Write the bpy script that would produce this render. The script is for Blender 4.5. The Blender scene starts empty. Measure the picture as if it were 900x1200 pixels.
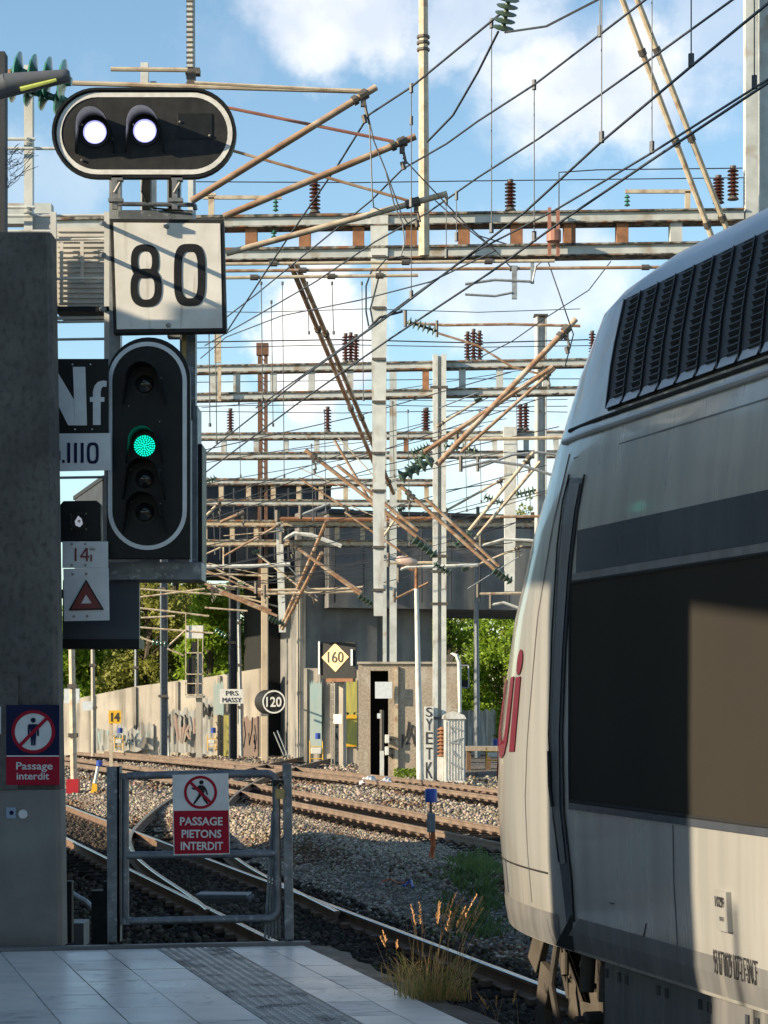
import bpy, bmesh, math, random
import numpy as np
from mathutils import Vector, Matrix
random.seed(7)
R = math.radians
scene = bpy.context.scene
col = scene.collection
F = 2300.0          # focal length in photo pixels (900 wide)
EYE = 2.5           # camera height above rail head
HX, HY = 450.0, 820.0
TD = Vector((-0.2911, 0.9566, 0))   # direction of the tracks
ND = Vector((0.9566, 0.2911, 0))    # across the tracks
YAW = math.atan2(0.2911, 0.9566)

def P(px, py, D):
    return Vector(((px-HX)/F*D, D, EYE+(HY-py)/F*D))
def QD(px, L):
    return L/(0.9566*(px-HX)/F+0.2911)
def Q(px, py, L):
    """point seen at px,py on the vertical plane running along the tracks at lateral L"""
    return P(px, py, QD(px, L))
def G(px, py, z=0.0):
    D = F*(EYE-z)/(py-HY)
    return Vector(((px-HX)/F*D, D, z))
def T(u, L, z):
    return TD*u+ND*L+Vector((0, 0, z))

SPLIT = set('bolt rivet rung stile latch arm mounting_bar louvre_rib brake_pipe column conduit hinge stay tube dropper insulator upright clamp tie_rod wheel spacer seal_strip louvre_blades collar white_edge earth_wire_bracket insulator_cap'.split())
class MB:
    def __init__(s):
        s.v = []; s.f = []; s.m = []
    def add(s, vs, fs, m=0):
        b = len(s.v)
        s.v += [Vector(x) for x in vs]
        s.f += [[b+i for i in f] for f in fs]
        s.m += [m]*len(fs)
        return s
    def box(s, c, sz, M=None, m=0):
        c = Vector(c); hx, hy, hz = sz[0]/2, sz[1]/2, sz[2]/2
        vs = [Vector((x, y, z)) for x in (-hx, hx) for y in (-hy, hy) for z in (-hz, hz)]
        if M is not None: vs = [M @ v for v in vs]
        vs = [c+v for v in vs]
        return s.add(vs, [(0,1,3,2),(4,6,7,5),(0,4,5,1),(2,3,7,6),(0,2,6,4),(1,5,7,3)], m)
    def bpx(s, x0, y0, x1, y1, D, th=0.05, off=0.0, m=0):
        """block seen at pixel rectangle, front face at depth D-off, thickness th going away"""
        a = P(x0, y1, D); b = P(x1, y0, D)
        return s.box(((a.x+b.x)/2, D-off+th/2, (a.z+b.z)/2), (abs(b.x-a.x), th, abs(b.z-a.z)), None, m)
    def quad4(s, pts, D, th=0.05, off=0.0, m=0):
        """prism from pixel outline"""
        fr = [P(x, y, D)+Vector((0, -off, 0)) for x, y in pts]
        bk = [v+Vector((0, th, 0)) for v in fr]
        n = len(pts)
        fs = [tuple(range(n)), tuple(range(2*n-1, n-1, -1))]
        fs += [(i, i+n, (i+1) % n+n, (i+1) % n) for i in range(n)]
        return s.add(fr+bk, fs, m)
    def tube(s, p0, p1, r0, r1=None, n=8, cap=True, m=0):
        p0 = Vector(p0); p1 = Vector(p1)
        r1 = r0 if r1 is None else r1
        d = (p1-p0)
        if d.length < 1e-6: return s
        d.normalize()
        a = d.cross(Vector((0, 0, 1)))
        if a.length < 1e-3: a = d.cross(Vector((1, 0, 0)))
        a.normalize(); b = d.cross(a)
        vs = []
        for p, r in ((p0, r0), (p1, r1)):
            for i in range(n):
                t = 2*math.pi*i/n
                vs.append(p+a*math.cos(t)*r+b*math.sin(t)*r)
        fs = [(i, (i+1) % n, (i+1) % n+n, i+n) for i in range(n)]
        if cap: fs += [tuple(range(n-1, -1, -1)), tuple(range(n, 2*n))]
        return s.add(vs, fs, m)
    def path(s, pts, r, n=6, m=0):
        pts = [Vector(p) for p in pts]
        k = len(pts); vs = []; fs = []
        up = None
        for i, p in enumerate(pts):
            d = (pts[min(i+1, k-1)]-pts[max(i-1, 0)]).normalized()
            if up is None:
                up = d.cross(Vector((0, 0, 1)))
                if up.length < 1e-3: up = Vector((1, 0, 0))
            a = (up-d*up.dot(d)).normalized(); up = a
            b = d.cross(a)
            for j in range(n):
                t = 2*math.pi*j/n
                vs.append(p+a*math.cos(t)*r+b*math.sin(t)*r)
        for i in range(k-1):
            for j in range(n):
                fs.append((i*n+j, i*n+(j+1) % n, (i+1)*n+(j+1) % n, (i+1)*n+j))
        fs += [tuple(range(n-1, -1, -1)), tuple(range((k-1)*n, k*n))]
        return s.add(vs, fs, m)
    def lathe(s, p, ax, prof, n=12, m=0):
        """prof: list (radius, height along ax)"""
        p = Vector(p); d = Vector(ax).normalized()
        a = d.cross(Vector((0, 0, 1)))
        if a.length < 1e-3: a = d.cross(Vector((1, 0, 0)))
        a.normalize(); b = d.cross(a)
        vs = []; fs = []
        for r, h in prof:
            for i in range(n):
                t = 2*math.pi*i/n
                vs.append(p+d*h+(a*math.cos(t)+b*math.sin(t))*max(r, 1e-4))
        for k in range(len(prof)-1):
            for i in range(n):
                fs.append((k*n+i, k*n+(i+1) % n, (k+1)*n+(i+1) % n, (k+1)*n+i))
        fs += [tuple(range(n-1, -1, -1)), tuple(range((len(prof)-1)*n, len(prof)*n))]
        return s.add(vs, fs, m)
    def ring(s, outer, inner, D, th=0.01, off=0.0, m=0):
        """band between two pixel outlines with the same number of points"""
        n = len(outer)
        o = [P(x, y, D)+Vector((0, -off, 0)) for x, y in outer]
        i_ = [P(x, y, D)+Vector((0, -off, 0)) for x, y in inner]
        o2 = [v+Vector((0, th, 0)) for v in o]; i2 = [v+Vector((0, th, 0)) for v in i_]
        fs = []
        for k in range(n):
            l = (k+1) % n
            fs += [(k, l, n+l, n+k), (2*n+l, 2*n+k, 3*n+k, 3*n+l), (k, 2*n+k, 2*n+l, l), (n+l, 3*n+l, 3*n+k, n+k)]
        return s.add(o+i_+o2+i2, fs, m)
    def text(s, body, org, hgt, width=None, ax=(1,0,0), up=(0,0,1), th=0.004, bold=0.0, m=0, mapf=None, shear=0.0):
        """lettering; org = lower-left corner in world, hgt = cap height"""
        cu = bpy.data.curves.new('lettering', 'FONT'); cu.body = body; cu.size = 1.0
        cu.extrude = 0.02; cu.offset = bold; cu.resolution_u = 3; cu.shear = shear
        ob = bpy.data.objects.new('lettering', cu); col.objects.link(ob)
        dg = bpy.context.evaluated_depsgraph_get(); dg.update()
        me = bpy.data.meshes.new_from_object(ob.evaluated_get(dg))
        xs = [v.co.x for v in me.vertices]; ys = [v.co.y for v in me.vertices]
        x0, x1, y0, y1 = min(xs), max(xs), min(ys), max(ys)
        sy = hgt/(y1-y0); sx = (width/(x1-x0)) if width else sy
        ax = Vector(ax); up = Vector(up); nrm = ax.cross(up).normalized()
        vs = []
        for v in me.vertices:
            a = (v.co.x-x0)*sx; b = (v.co.y-y0)*sy; c = v.co.z/0.02*th/2
            vs.append(mapf(a, b, c) if mapf else Vector(org)+ax*a+up*b+nrm*c)
        s.add(vs, [tuple(p.vertices) for p in me.polygons], m)
        bpy.data.objects.remove(ob); bpy.data.curves.remove(cu); bpy.data.meshes.remove(me)
        return s
    def tpx(s, body, x0, y0, x1, y1, D, off=0.004, bold=0.0, m=0, th=0.004):
        """lettering filling a pixel box at depth D"""
        a = P(x0, y1, D); b = P(x1, y0, D)
        return s.text(body, (a.x, D-off, a.z), b.z-a.z, b.x-a.x, th=th, bold=bold, m=m)
    def ins(s, p0, p1, r, k=6, n=10, m=0, core=None):
        """stack of insulator sheds from p0 to p1"""
        p0 = Vector(p0); p1 = Vector(p1); H = (p1-p0).length
        c = core or r*0.35
        pr = [(c, 0)]
        st = H/k
        for i in range(k):
            z = i*st
            pr += [(c, z+st*0.1), (r, z+st*0.25), (r*0.95, z+st*0.4), (c*1.3, z+st*0.75), (c, z+st*0.98)]
        pr += [(c, H)]
        return s.lathe(p0, p1-p0, pr, n, m)
    def islands(s):
        par = list(range(len(s.v)))
        def fd(i):
            while par[i] != i: par[i] = par[par[i]]; i = par[i]
            return i
        for f in s.f:
            a = fd(f[0])
            for i in f[1:]: par[fd(i)] = a
        gr = {}
        for k, f in enumerate(s.f): gr.setdefault(fd(f[0]), []).append(k)
        out = []
        for ks in gr.values():
            m = MB(); mp = {}
            for k in ks:
                q = []
                for i in s.f[k]:
                    if i not in mp: mp[i] = len(m.v); m.v.append(s.v[i])
                    q.append(mp[i])
                m.f.append(q); m.m.append(s.m[k])
            out.append(m)
        return out
    def build(s, name, mats, parent=None, smooth=False, bevel=0.0, org=None):
        if name in SPLIT and parent is not None:
            o = None
            for m in s.islands(): o = m._build(name, mats, parent, smooth, bevel, org)
            return o
        return s._build(name, mats, parent, smooth, bevel, org)
    def _build(s, name, mats, parent=None, smooth=False, bevel=0.0, org=None):
        me = bpy.data.meshes.new(name)
        if parent is not None:
            root = parent
            off = Vector(root.get('_o', (0, 0, 0)))
        else:
            if org is None:
                xs = [v.x for v in s.v]; ys = [v.y for v in s.v]; zs = [v.z for v in s.v]
                org = ((min(xs)+max(xs))/2, (min(ys)+max(ys))/2, min(zs))
            off = Vector(org)
        me.from_pydata([tuple(v-off) for v in s.v], [], s.f)
        if not isinstance(mats, (list, tuple)): mats = [mats]
        for k in mats: me.materials.append(k)
        me.polygons.foreach_set('material_index', s.m)
        if smooth: me.polygons.foreach_set('use_smooth', [True]*len(s.f))
        me.update()
        bm = bmesh.new(); bm.from_mesh(me)
        bmesh.ops.recalc_face_normals(bm, faces=bm.faces)
        bm.to_mesh(me); bm.free()
        o = bpy.data.objects.new(name, me); col.objects.link(o)
        if parent is not None:
            o.parent = parent
            if parent.get('_root') is not None: pass
            o['_o'] = tuple(off)
        else:
            o.location = off; o['_o'] = tuple(off)
        if smooth and bevel == 0.0:
            try:
                me.set_sharp_from_angle(angle=R(40))
            except Exception: pass
        if bevel > 0:
            bv = o.modifiers.new('bevel', 'BEVEL'); bv.width = bevel; bv.segments = 2; bv.limit_method = 'ANGLE'; bv.angle_limit = R(40)
        return o

def thing(name, loc, label, cat, group=None, kind=None):
    o = bpy.data.objects.new(name, None); col.objects.link(o)
    o.location = loc; o['_o'] = tuple(loc); o.empty_display_size = 0.1
    o['label'] = label; o['category'] = cat
    if group: o['group'] = group
    if kind: o['kind'] = kind
    return o
def tag(o, label=None, cat=None, group=None, kind=None):
    if label: o['label'] = label
    if cat: o['category'] = cat
    if group: o['group'] = group
    if kind: o['kind'] = kind
    return o

# ---------------------------------------------------------------- materials
def mat(name, c1, c2=None, scale=4.0, rough=0.7, metal=0.0, bump=0.0, bscale=None, stretch=(1,1,1), lo=0.35, hi=0.65,
        c3=None, scale3=1.0, stretch3=(1,1,1), lo3=0.5, hi3=0.7, detail=6, rvar=0.0, emit=None, estr=0.0, spec=None):
    m = bpy.data.materials.new(name); m.use_nodes = True
    nt = m.node_tree; b = nt.nodes['Principled BSDF']
    b.inputs['Roughness'].default_value = rough; b.inputs['Metallic'].default_value = metal
    if spec is not None: b.inputs['Specular IOR Level'].default_value = spec
    tc = nt.nodes.new('ShaderNodeTexCoord')
    def noise(sc, st, det=detail):
        mp = nt.nodes.new('ShaderNodeMapping'); mp.inputs['Scale'].default_value = st
        nt.links.new(tc.outputs['Object'], mp.inputs['Vector'])
        n = nt.nodes.new('ShaderNodeTexNoise'); n.inputs['Scale'].default_value = sc; n.inputs['Detail'].default_value = det
        nt.links.new(mp.outputs['Vector'], n.inputs['Vector'])
        return n
    def ramp(n, a, z):
        r = nt.nodes.new('ShaderNodeMapRange'); r.inputs['From Min'].default_value = a; r.inputs['From Max'].default_value = z
        nt.links.new(n.outputs['Fac'], r.inputs['Value']); return r
    def mixc(fac, a, bb):
        x = nt.nodes.new('ShaderNodeMix'); x.data_type = 'RGBA'
        nt.links.new(fac, x.inputs[0])
        for sk, val in ((x.inputs[6], a), (x.inputs[7], bb)):
            if hasattr(val, 'links'): nt.links.new(val, sk)
            else: sk.default_value = (*val, 1)
        return x.outputs[2]
    if c2 is None: c2 = tuple(x*0.8 for x in c1)
    n1 = noise(scale, stretch); r1 = ramp(n1, lo, hi)
    out = mixc(r1.outputs[0], c1, c2)
    if c3 is not None:
        n3 = noise(scale3, stretch3); r3 = ramp(n3, lo3, hi3)
        out = mixc(r3.outputs[0], out, c3)
    nt.links.new(out, b.inputs['Base Color'])
    if rvar:
        rr = nt.nodes.new('ShaderNodeMapRange'); rr.inputs['To Min'].default_value = max(0.02, rough-rvar); rr.inputs['To Max'].default_value = min(1, rough+rvar)
        nt.links.new(n1.outputs['Fac'], rr.inputs['Value']); nt.links.new(rr.outputs[0], b.inputs['Roughness'])
    if bump:
        nb = noise(bscale or scale*4, stretch)
        bp = nt.nodes.new('ShaderNodeBump'); bp.inputs['Strength'].default_value = 1.0; bp.inputs['Distance'].default_value = bump
        nt.links.new(nb.outputs['Fac'], bp.inputs['Height']); nt.links.new(bp.outputs['Normal'], b.inputs['Normal'])
    if emit:
        b.inputs['Emission Color'].default_value = (*emit, 1); b.inputs['Emission Strength'].default_value = estr
    return m

M = {}
M['black'] = mat('black_enamel', (.007,.008,.009), (.012,.013,.015), 9, .5, spec=.25, bump=.0008, rvar=.1)
M['black_rough'] = mat('weathered_black_paint', (.013,.013,.014), (.026,.025,.024), 12, .6, spec=.3, bump=.001)
M['white_line'] = mat('white_reflective_band', (.75,.74,.7), (.6,.58,.54), 14, .5)
M['sign_white'] = mat('white_enamel', (.72,.70,.66), (.6,.58,.53), 5, .4, c3=(.42,.38,.32), scale3=3, stretch3=(6,1,.6), lo3=.58, hi3=.8)
M['sign_white2'] = mat('grey_white_enamel', (.66,.69,.72), (.56,.59,.62), 8, .4)
M['galv'] = mat('galvanised_steel', (.36,.38,.39), (.25,.27,.28), 16, .5, .35, bump=.0006, c3=(.2,.19,.18), scale3=3, lo3=.6, hi3=.8)
M['galv_dark'] = mat('aged_galvanised_steel', (.19,.21,.235), (.12,.135,.155), 11, .5, .45, bump=.001, c3=(.3,.32,.35), scale3=23, lo3=.58, hi3=.7)
M['pale_steel'] = mat('pale_painted_steel', (.62,.63,.60), (.5,.51,.49), 5, .6, bump=.001, c3=(.38,.33,.27), scale3=2.2, stretch3=(2,2,.7), lo3=.56, hi3=.72)
M['pale_grey'] = mat('grey_girder_paint', (.5,.52,.51), (.38,.4,.39), 3, .65, bump=.001, c3=(.3,.24,.18), scale3=1.7, lo3=.57, hi3=.7)
M['rust'] = mat('orange_rust', (.32,.15,.075), (.22,.10,.05), 6, .85, bump=.002, c3=(.17,.08,.045), scale3=4, lo3=.55, hi3=.75)
M['brown_tube'] = mat('brown_weathered_tube', (.36,.225,.13), (.24,.13,.075), 7, .6, bump=.001, c3=(.5,.42,.33), scale3=2.5, lo3=.5, hi3=.7)
M['red_tube'] = mat('reddish_stay_paint', (.36,.16,.11), (.26,.11,.08), 7, .6)
M['cream_tube'] = mat('cream_weathered_tube', (.55,.47,.35), (.42,.33,.23), 6, .6, c3=(.3,.19,.12), scale3=3, lo3=.55, hi3=.7)
M['wire'] = mat('oxidised_copper_wire', (.07,.075,.08), (.045,.045,.05), 20, .5, .4)
M['clamp'] = mat('cast_clamp', (.13,.11,.095), (.08,.07,.06), 20, .6, .3, bump=.001)
M['porcelain'] = mat('oxblood_porcelain', (.10,.035,.027), (.065,.025,.02), 8, .25)
M['glass_ins'] = mat('green_insulator_glass', (.06,.2,.15), (.03,.13,.1), 8, .2)
M['dark_green'] = mat('dull_green_insulator', (.075,.12,.08), (.05,.08,.06), 8, .4)
M['conc_pillar'] = mat('stained_concrete', (.13,.125,.118), (.075,.072,.069), 2.6, .9, bump=.004, bscale=45, c3=(.045,.042,.04), scale3=26, stretch3=(1,1,.7), lo3=.48, hi3=.78)
M['conc_low'] = mat('lighter_concrete', (.22,.225,.215), (.15,.152,.147), 2.2, .85, bump=.003, bscale=34, c3=(.12,.12,.115), scale3=2.2, stretch3=(2.2,1,.5), lo3=.58, hi3=.74)  # lower pillar concrete, lighter than the shaft
M['conc_dark'] = mat('soot_dark_concrete', (.2,.195,.19), (.13,.128,.128), .9, .9, bump=.01, bscale=3, c3=(.3,.28,.25), scale3=.35, stretch3=(3,3,.5), lo3=.52, hi3=.75)
M['conc_wall'] = mat('weathered_wall_concrete', (.48,.43,.36), (.36,.32,.27), .6, .9, bump=.01, bscale=4, c3=(.13,.12,.1), scale3=.55, stretch3=(4,4,.35), lo3=.5, hi3=.72)
M['conc_cream'] = mat('cream_concrete', (.55,.45,.32), (.42,.34,.25), .8, .85, bump=.005, bscale=5, c3=(.3,.22,.15), scale3=1.5, stretch3=(3,3,.5), lo3=.55, hi3=.7)
M['pebble'] = mat('pebbledash', (.42,.35,.275), (.27,.22,.17), 13, .95, bump=.006, bscale=18, c3=(.5,.46,.4), scale3=1.2, stretch3=(2,2,.6), lo3=.55, hi3=.75)
M['graffiti_white'] = mat('chalky_white_paint', (.6,.59,.55), (.4,.39,.35), 2.2, .8, stretch=(3,3,.5), c3=(.25,.23,.2), scale3=1.2, stretch3=(5,5,.4), lo3=.48, hi3=.62)
M['graffiti_teal'] = mat('faded_teal_paint', (.35,.48,.46), (.45,.48,.44), 2, .8, stretch=(3,3,.5))
M['graffiti_pink'] = mat('faded_pink_paint', (.42,.28,.23), (.34,.27,.22), 1.5, .85, stretch=(3,3,.5))
M['graffiti_yellow'] = mat('yellow_graffiti_paint', (.5,.45,.1), (.32,.28,.1), 2, .8, stretch=(3,3,.5))
M['graffiti_black'] = mat('black_spray_paint', (.02,.02,.02), (.04,.04,.04), 6, .7)
M['hole'] = mat('unlit_interior', (.012,.012,.013), (.008,.008,.008), 2, .9)  # near-black stands in for shade inside openings; also black seals and seams
M['steel_dark'] = mat('dark_girder_steel', (.035,.04,.05), (.022,.025,.032), 1.2, .7, bump=.01, bscale=2)
M['glass_dark'] = mat('dark_glass', (.01,.012,.016), (.014,.016,.02), 2, .12)
M['red'] = mat('signal_red_paint', (.42,.015,.025), (.36,.012,.02), 5, .4)
M['crimson'] = mat('crimson_enamel', (.34,.008,.03), (.29,.007,.025), 5, .5, spec=.15)
M['navy'] = mat('navy_enamel', (.008,.012,.06), (.006,.01,.045), 5, .5, spec=.15)
M['dark_red'] = mat('dull_red_paint', (.2,.03,.03), (.16,.025,.025), 5, .5)
M['yellow'] = mat('yellow_enamel', (.75,.42,.02), (.65,.36,.02), 5, .5)
M['blue'] = mat('blue_plastic', (.02,.06,.35), (.015,.05,.28), 5, .4)
M['blue_board'] = mat('slate_blue_sheet', (.045,.06,.085), (.035,.046,.066), 2, .5, rvar=.1)
M['grey_sheet'] = mat('grey_sheet_metal', (.15,.16,.175), (.11,.118,.13), 3, .5, .2, bump=.001)
M['plate'] = mat('grey_louvre_sheet', (.62,.59,.54), (.5,.48,.44), 4, .6)
M['brass'] = mat('padlock_brass', (.35,.27,.13), (.25,.19,.09), 20, .4, .8)
M['rail_head'] = mat('polished_rail_head', (.62,.63,.64), (.5,.5,.5), 8, .22, .9, stretch=(.2,.2,1))
M['rail_side'] = mat('rusty_rail_side', (.17,.10,.06), (.11,.065,.042), 5, .85, bump=.002)
M['rail_old'] = mat('dull_brown_rail', (.2,.14,.10), (.13,.09,.065), 3, .75, bump=.002)
M['sleeper'] = mat('oiled_timber', (.035,.029,.025), (.022,.019,.017), 5, 1.0, bump=.004, c3=(.06,.05,.042), scale3=2, lo3=.55, hi3=.75, spec=0.0)
M['sleeper_c'] = mat('concrete_sleeper', (.3,.27,.23), (.22,.19,.16), 5, .9, bump=.003)
M['tile'] = mat('pale_platform_tile', (.85,.83,.80), (.73,.72,.70), 2.2, .32, bump=.0012, bscale=40, rvar=.12, c3=(.55,.56,.57), scale3=3.5, stretch3=(.7,4,1), lo3=.54, hi3=.74)
M['tile_b'] = mat('dulled_platform_tile', (.73,.72,.69), (.62,.61,.6), 3.2, .4, rvar=.15, c3=(.33,.34,.35), scale3=5, stretch3=(1,3,1), lo3=.52, hi3=.7)
M['tile_c'] = mat('greyer_platform_tile', (.79,.78,.76), (.68,.68,.67), 2.6, .3, rvar=.12, c3=(.4,.41,.42), scale3=9, lo3=.55, hi3=.72)
M['flaked'] = mat('flaking_flange', (.04,.037,.034), (.3,.28,.24), 7, .9, bump=.004, stretch=(1,1,1), lo=.42, hi=.62, c3=(.24,.11,.05), scale3=3, lo3=.52, hi3=.66)
M['joint'] = mat('dirty_tile_joint', (.07,.07,.072), (.05,.05,.05), 8, .9)
M['tactile'] = mat('tactile_paving', (.72,.69,.64), (.6,.57,.53), 9, .7, bump=.001, c3=(.13,.12,.11), scale3=5, lo3=.5, hi3=.7)
M['coping'] = mat('worn_coping_concrete', (.16,.145,.125), (.10,.09,.078), 5, .95, bump=.008, bscale=30, c3=(.22,.21,.19), scale3=9, lo3=.55, hi3=.7)
M['leaf1'] = mat('bright_leaves', (.34,.46,.05), (.22,.34,.03), .6, .6)
M['leaf2'] = mat('olive_leaves', (.34,.34,.08), (.22,.24,.045), .6, .65)
M['leaf3'] = mat('dark_leaves', (.18,.28,.045), (.1,.18,.03), .6, .6)
M['bark'] = mat('bark', (.09,.07,.05), (.06,.045,.035), 4, .9, bump=.01)
M['dry'] = mat('dry_grass_blade', (.62,.42,.2), (.5,.32,.15), 6, .8)
M['seed'] = mat('dry_seed_head', (.62,.33,.14), (.5,.26,.11), 8, .85)
M['green_blade'] = mat('green_grass_blade', (.28,.3,.09), (.2,.24,.06), 6, .75)
M['weed'] = mat('weed_leaf', (.13,.19,.06), (.09,.14,.04), 3, .8)
M['twig'] = mat('bare_twig', (.1,.08,.07), (.07,.06,.05), 6, .9)
M['orange_cable'] = mat('orange_cable', (.5,.13,.04), (.4,.1,.03), 6, .6)
M['screw'] = mat('bolt_steel', (.3,.29,.27), (.2,.19,.18), 20, .45, .7)
M['cloth'] = mat('white_plastic_sacking', (.6,.6,.62), (.5,.5,.53), 3, .7)
M['lamp_white'] = mat('lit_white_lens', (1,1,1), (1,1,1), 3, .4, emit=(.93,.94,1), estr=3)
M['lamp_glare'] = mat('violet_lens_glare', (.3,.3,.6), (.3,.3,.6), 3, .3, emit=(.35,.36,.9), estr=.7)  # emissive ring paints the bluish glare round the white lights
M['lamp_green'] = mat('lit_green_diode', (.02,.6,.45), (.02,.6,.45), 3, .4, emit=(.0,.9,.6), estr=1.7)
M['dark_rust'] = mat('dark_brown_rust', (.17,.085,.05), (.10,.052,.035), 5, .85)
M['tactile_base'] = mat('tactile_base', (.42,.395,.365), (.3,.285,.265), 9, .8)
M['lamp_dim'] = mat('lit_small_lens', (.7,.7,.7), (.7,.7,.7), 3, .4, emit=(.85,.87,1), estr=.15)
M['lamp_yellow'] = mat('luminaire_strip', (.5,.55,.12), (.35,.4,.1), 30, .4, emit=(.7,.75,.15), estr=.15)
M['lens'] = mat('unlit_dark_lens', (.01,.012,.014), (.012,.014,.016), 3, .12)
M['train'] = mat('silver_train_paint', (.42,.41,.39), (.33,.325,.31), 1.2, .3, .2, stretch=(6,6,.35), rvar=.1, c3=(.33,.33,.325), scale3=1.6, stretch3=(7,7,.4), lo3=.55, hi3=.8, bump=.0025, bscale=1.6)
M['train_roof'] = mat('dusty_train_roof', (.33,.36,.4), (.26,.28,.31), 1.5, .38, .1, rvar=.1)
M['train_dark'] = mat('dark_band_paint', (.06,.068,.085), (.048,.055,.07), 1.5, .25, stretch=(6,6,.4), rvar=.08)
M['train_grey'] = mat('mid_grey_band_paint', (.16,.16,.165), (.12,.12,.125), 2, .45, stretch=(5,5,.5), c3=(.22,.21,.19), scale3=2, stretch3=(6,6,.5), lo3=.55, hi3=.8)
M['train_glass'] = mat('dusty_window_film', (.036,.033,.029), (.032,.029,.026), 1, .35, stretch=(1,1,.3), spec=.0)
M['louvre'] = mat('louvre_dark', (.014,.015,.018), (.02,.022,.025), 6, .55)
M['louvre_rib'] = mat('louvre_rib_grey', (.022,.024,.027), (.016,.017,.02), 6, .45)
M['under'] = mat('grimy_underframe', (.035,.03,.026), (.06,.05,.042), 5, .8, bump=.004)
M['under2'] = mat('dusty_bogie_casting', (.075,.062,.05), (.05,.042,.034), 5, .8, bump=.004)
M['logo_pink'] = mat('carmine_vinyl', (.13,.008,.022), (.11,.007,.02), 4, .4)
M['letter_dark'] = mat('dark_lettering', (.03,.03,.035), (.04,.04,.045), 5, .5)

for k_ in ('leaf1','leaf2','leaf3','green_blade','dry','weed'):
    m_ = M[k_]; n_ = m_.node_tree; b_ = n_.nodes['Principled BSDF']; o_ = n_.nodes['Material Output']
    tr_ = n_.nodes.new('ShaderNodeBsdfTranslucent'); mx_ = n_.nodes.new('ShaderNodeMixShader'); mx_.inputs[0].default_value = .5
    n_.links.new(b_.inputs['Base Color'].links[0].from_socket, tr_.inputs['Color'])
    n_.links.new(b_.outputs[0], mx_.inputs[1]); n_.links.new(tr_.outputs[0], mx_.inputs[2]); n_.links.new(mx_.outputs[0], o_.inputs['Surface'])

cb_ = M['train'].node_tree.nodes['Principled BSDF']; cb_.inputs['Coat Weight'].default_value = .8; cb_.inputs['Coat Roughness'].default_value = .07
for k_ in ('train_dark', 'train_roof'):
    cb_ = M[k_].node_tree.nodes['Principled BSDF']; cb_.inputs['Coat Weight'].default_value = .4; cb_.inputs['Coat Roughness'].default_value = .1
# ---------------------------------------------------------------- camera, sky, sun
cam = bpy.data.objects.new('camera', bpy.data.cameras.new('camera')); col.objects.link(cam)
cam.location = (0, 0, EYE); cam.rotation_euler = (R(90), 0, 0)
cam.data.sensor_fit = 'VERTICAL'; cam.data.sensor_height = 36; cam.data.sensor_width = 27
cam.data.lens = 36*F/1200; cam.data.shift_y = (HY-600)/1200
cam.data.clip_start = .1; cam.data.clip_end = 3000
scene.camera = cam
SUN = Vector((-.90, -.36, .34)).normalized()
sl = bpy.data.lights.new('sun', 'SUN'); sl.energy = 5.0; sl.angle = R(.53); sl.color = (1, .84, .6)
so = bpy.data.objects.new('sun', sl); col.objects.link(so)
so.rotation_euler = (-SUN).to_track_quat('-Z', 'Y').to_euler(); so.location = (-30, -10, 30)
w = bpy.data.worlds.new('World'); scene.world = w; w.use_nodes = True
nt = w.node_tree; bg = nt.nodes['Background']; bg.inputs['Strength'].default_value = .118
sky = nt.nodes.new('ShaderNodeTexSky'); sky.sky_type = 'NISHITA'; sky.sun_disc = False
sky.sun_elevation = math.asin(SUN.z); sky.sun_rotation = math.atan2(SUN.x, SUN.y)
sky.air_density = 1.0; sky.dust_density = .25; sky.ozone_density = 1.8
tc = nt.nodes.new('ShaderNodeTexCoord')
def N(t, **k):
    n = nt.nodes.new(t)
    for a, b in k.items(): setattr(n, a, b)
    return n
def blob(px, py, rx, ry):
    """soft patch round one direction of the sky"""
    d = Vector(((px-HX)/F, 1, (HY-py)/F)).normalized()
    sub = N('ShaderNodeVectorMath', operation='SUBTRACT'); nt.links.new(wv.outputs[0], sub.inputs[0]); sub.inputs[1].default_value = d
    sc = N('ShaderNodeVectorMath', operation='MULTIPLY'); nt.links.new(sub.outputs[0], sc.inputs[0]); sc.inputs[1].default_value = (F/rx, 1, F/ry)
    ln = N('ShaderNodeVectorMath', operation='LENGTH'); nt.links.new(sc.outputs[0], ln.inputs[0])
    mr = N('ShaderNodeMapRange'); mr.interpolation_type = 'SMOOTHSTEP'
    mr.inputs['From Min'].default_value = 0.45; mr.inputs['From Max'].default_value = 1.15; mr.inputs['To Min'].default_value = 1; mr.inputs['To Max'].default_value = 0
    nt.links.new(ln.outputs['Value'], mr.inputs['Value'])
    return mr.outputs[0]
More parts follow.
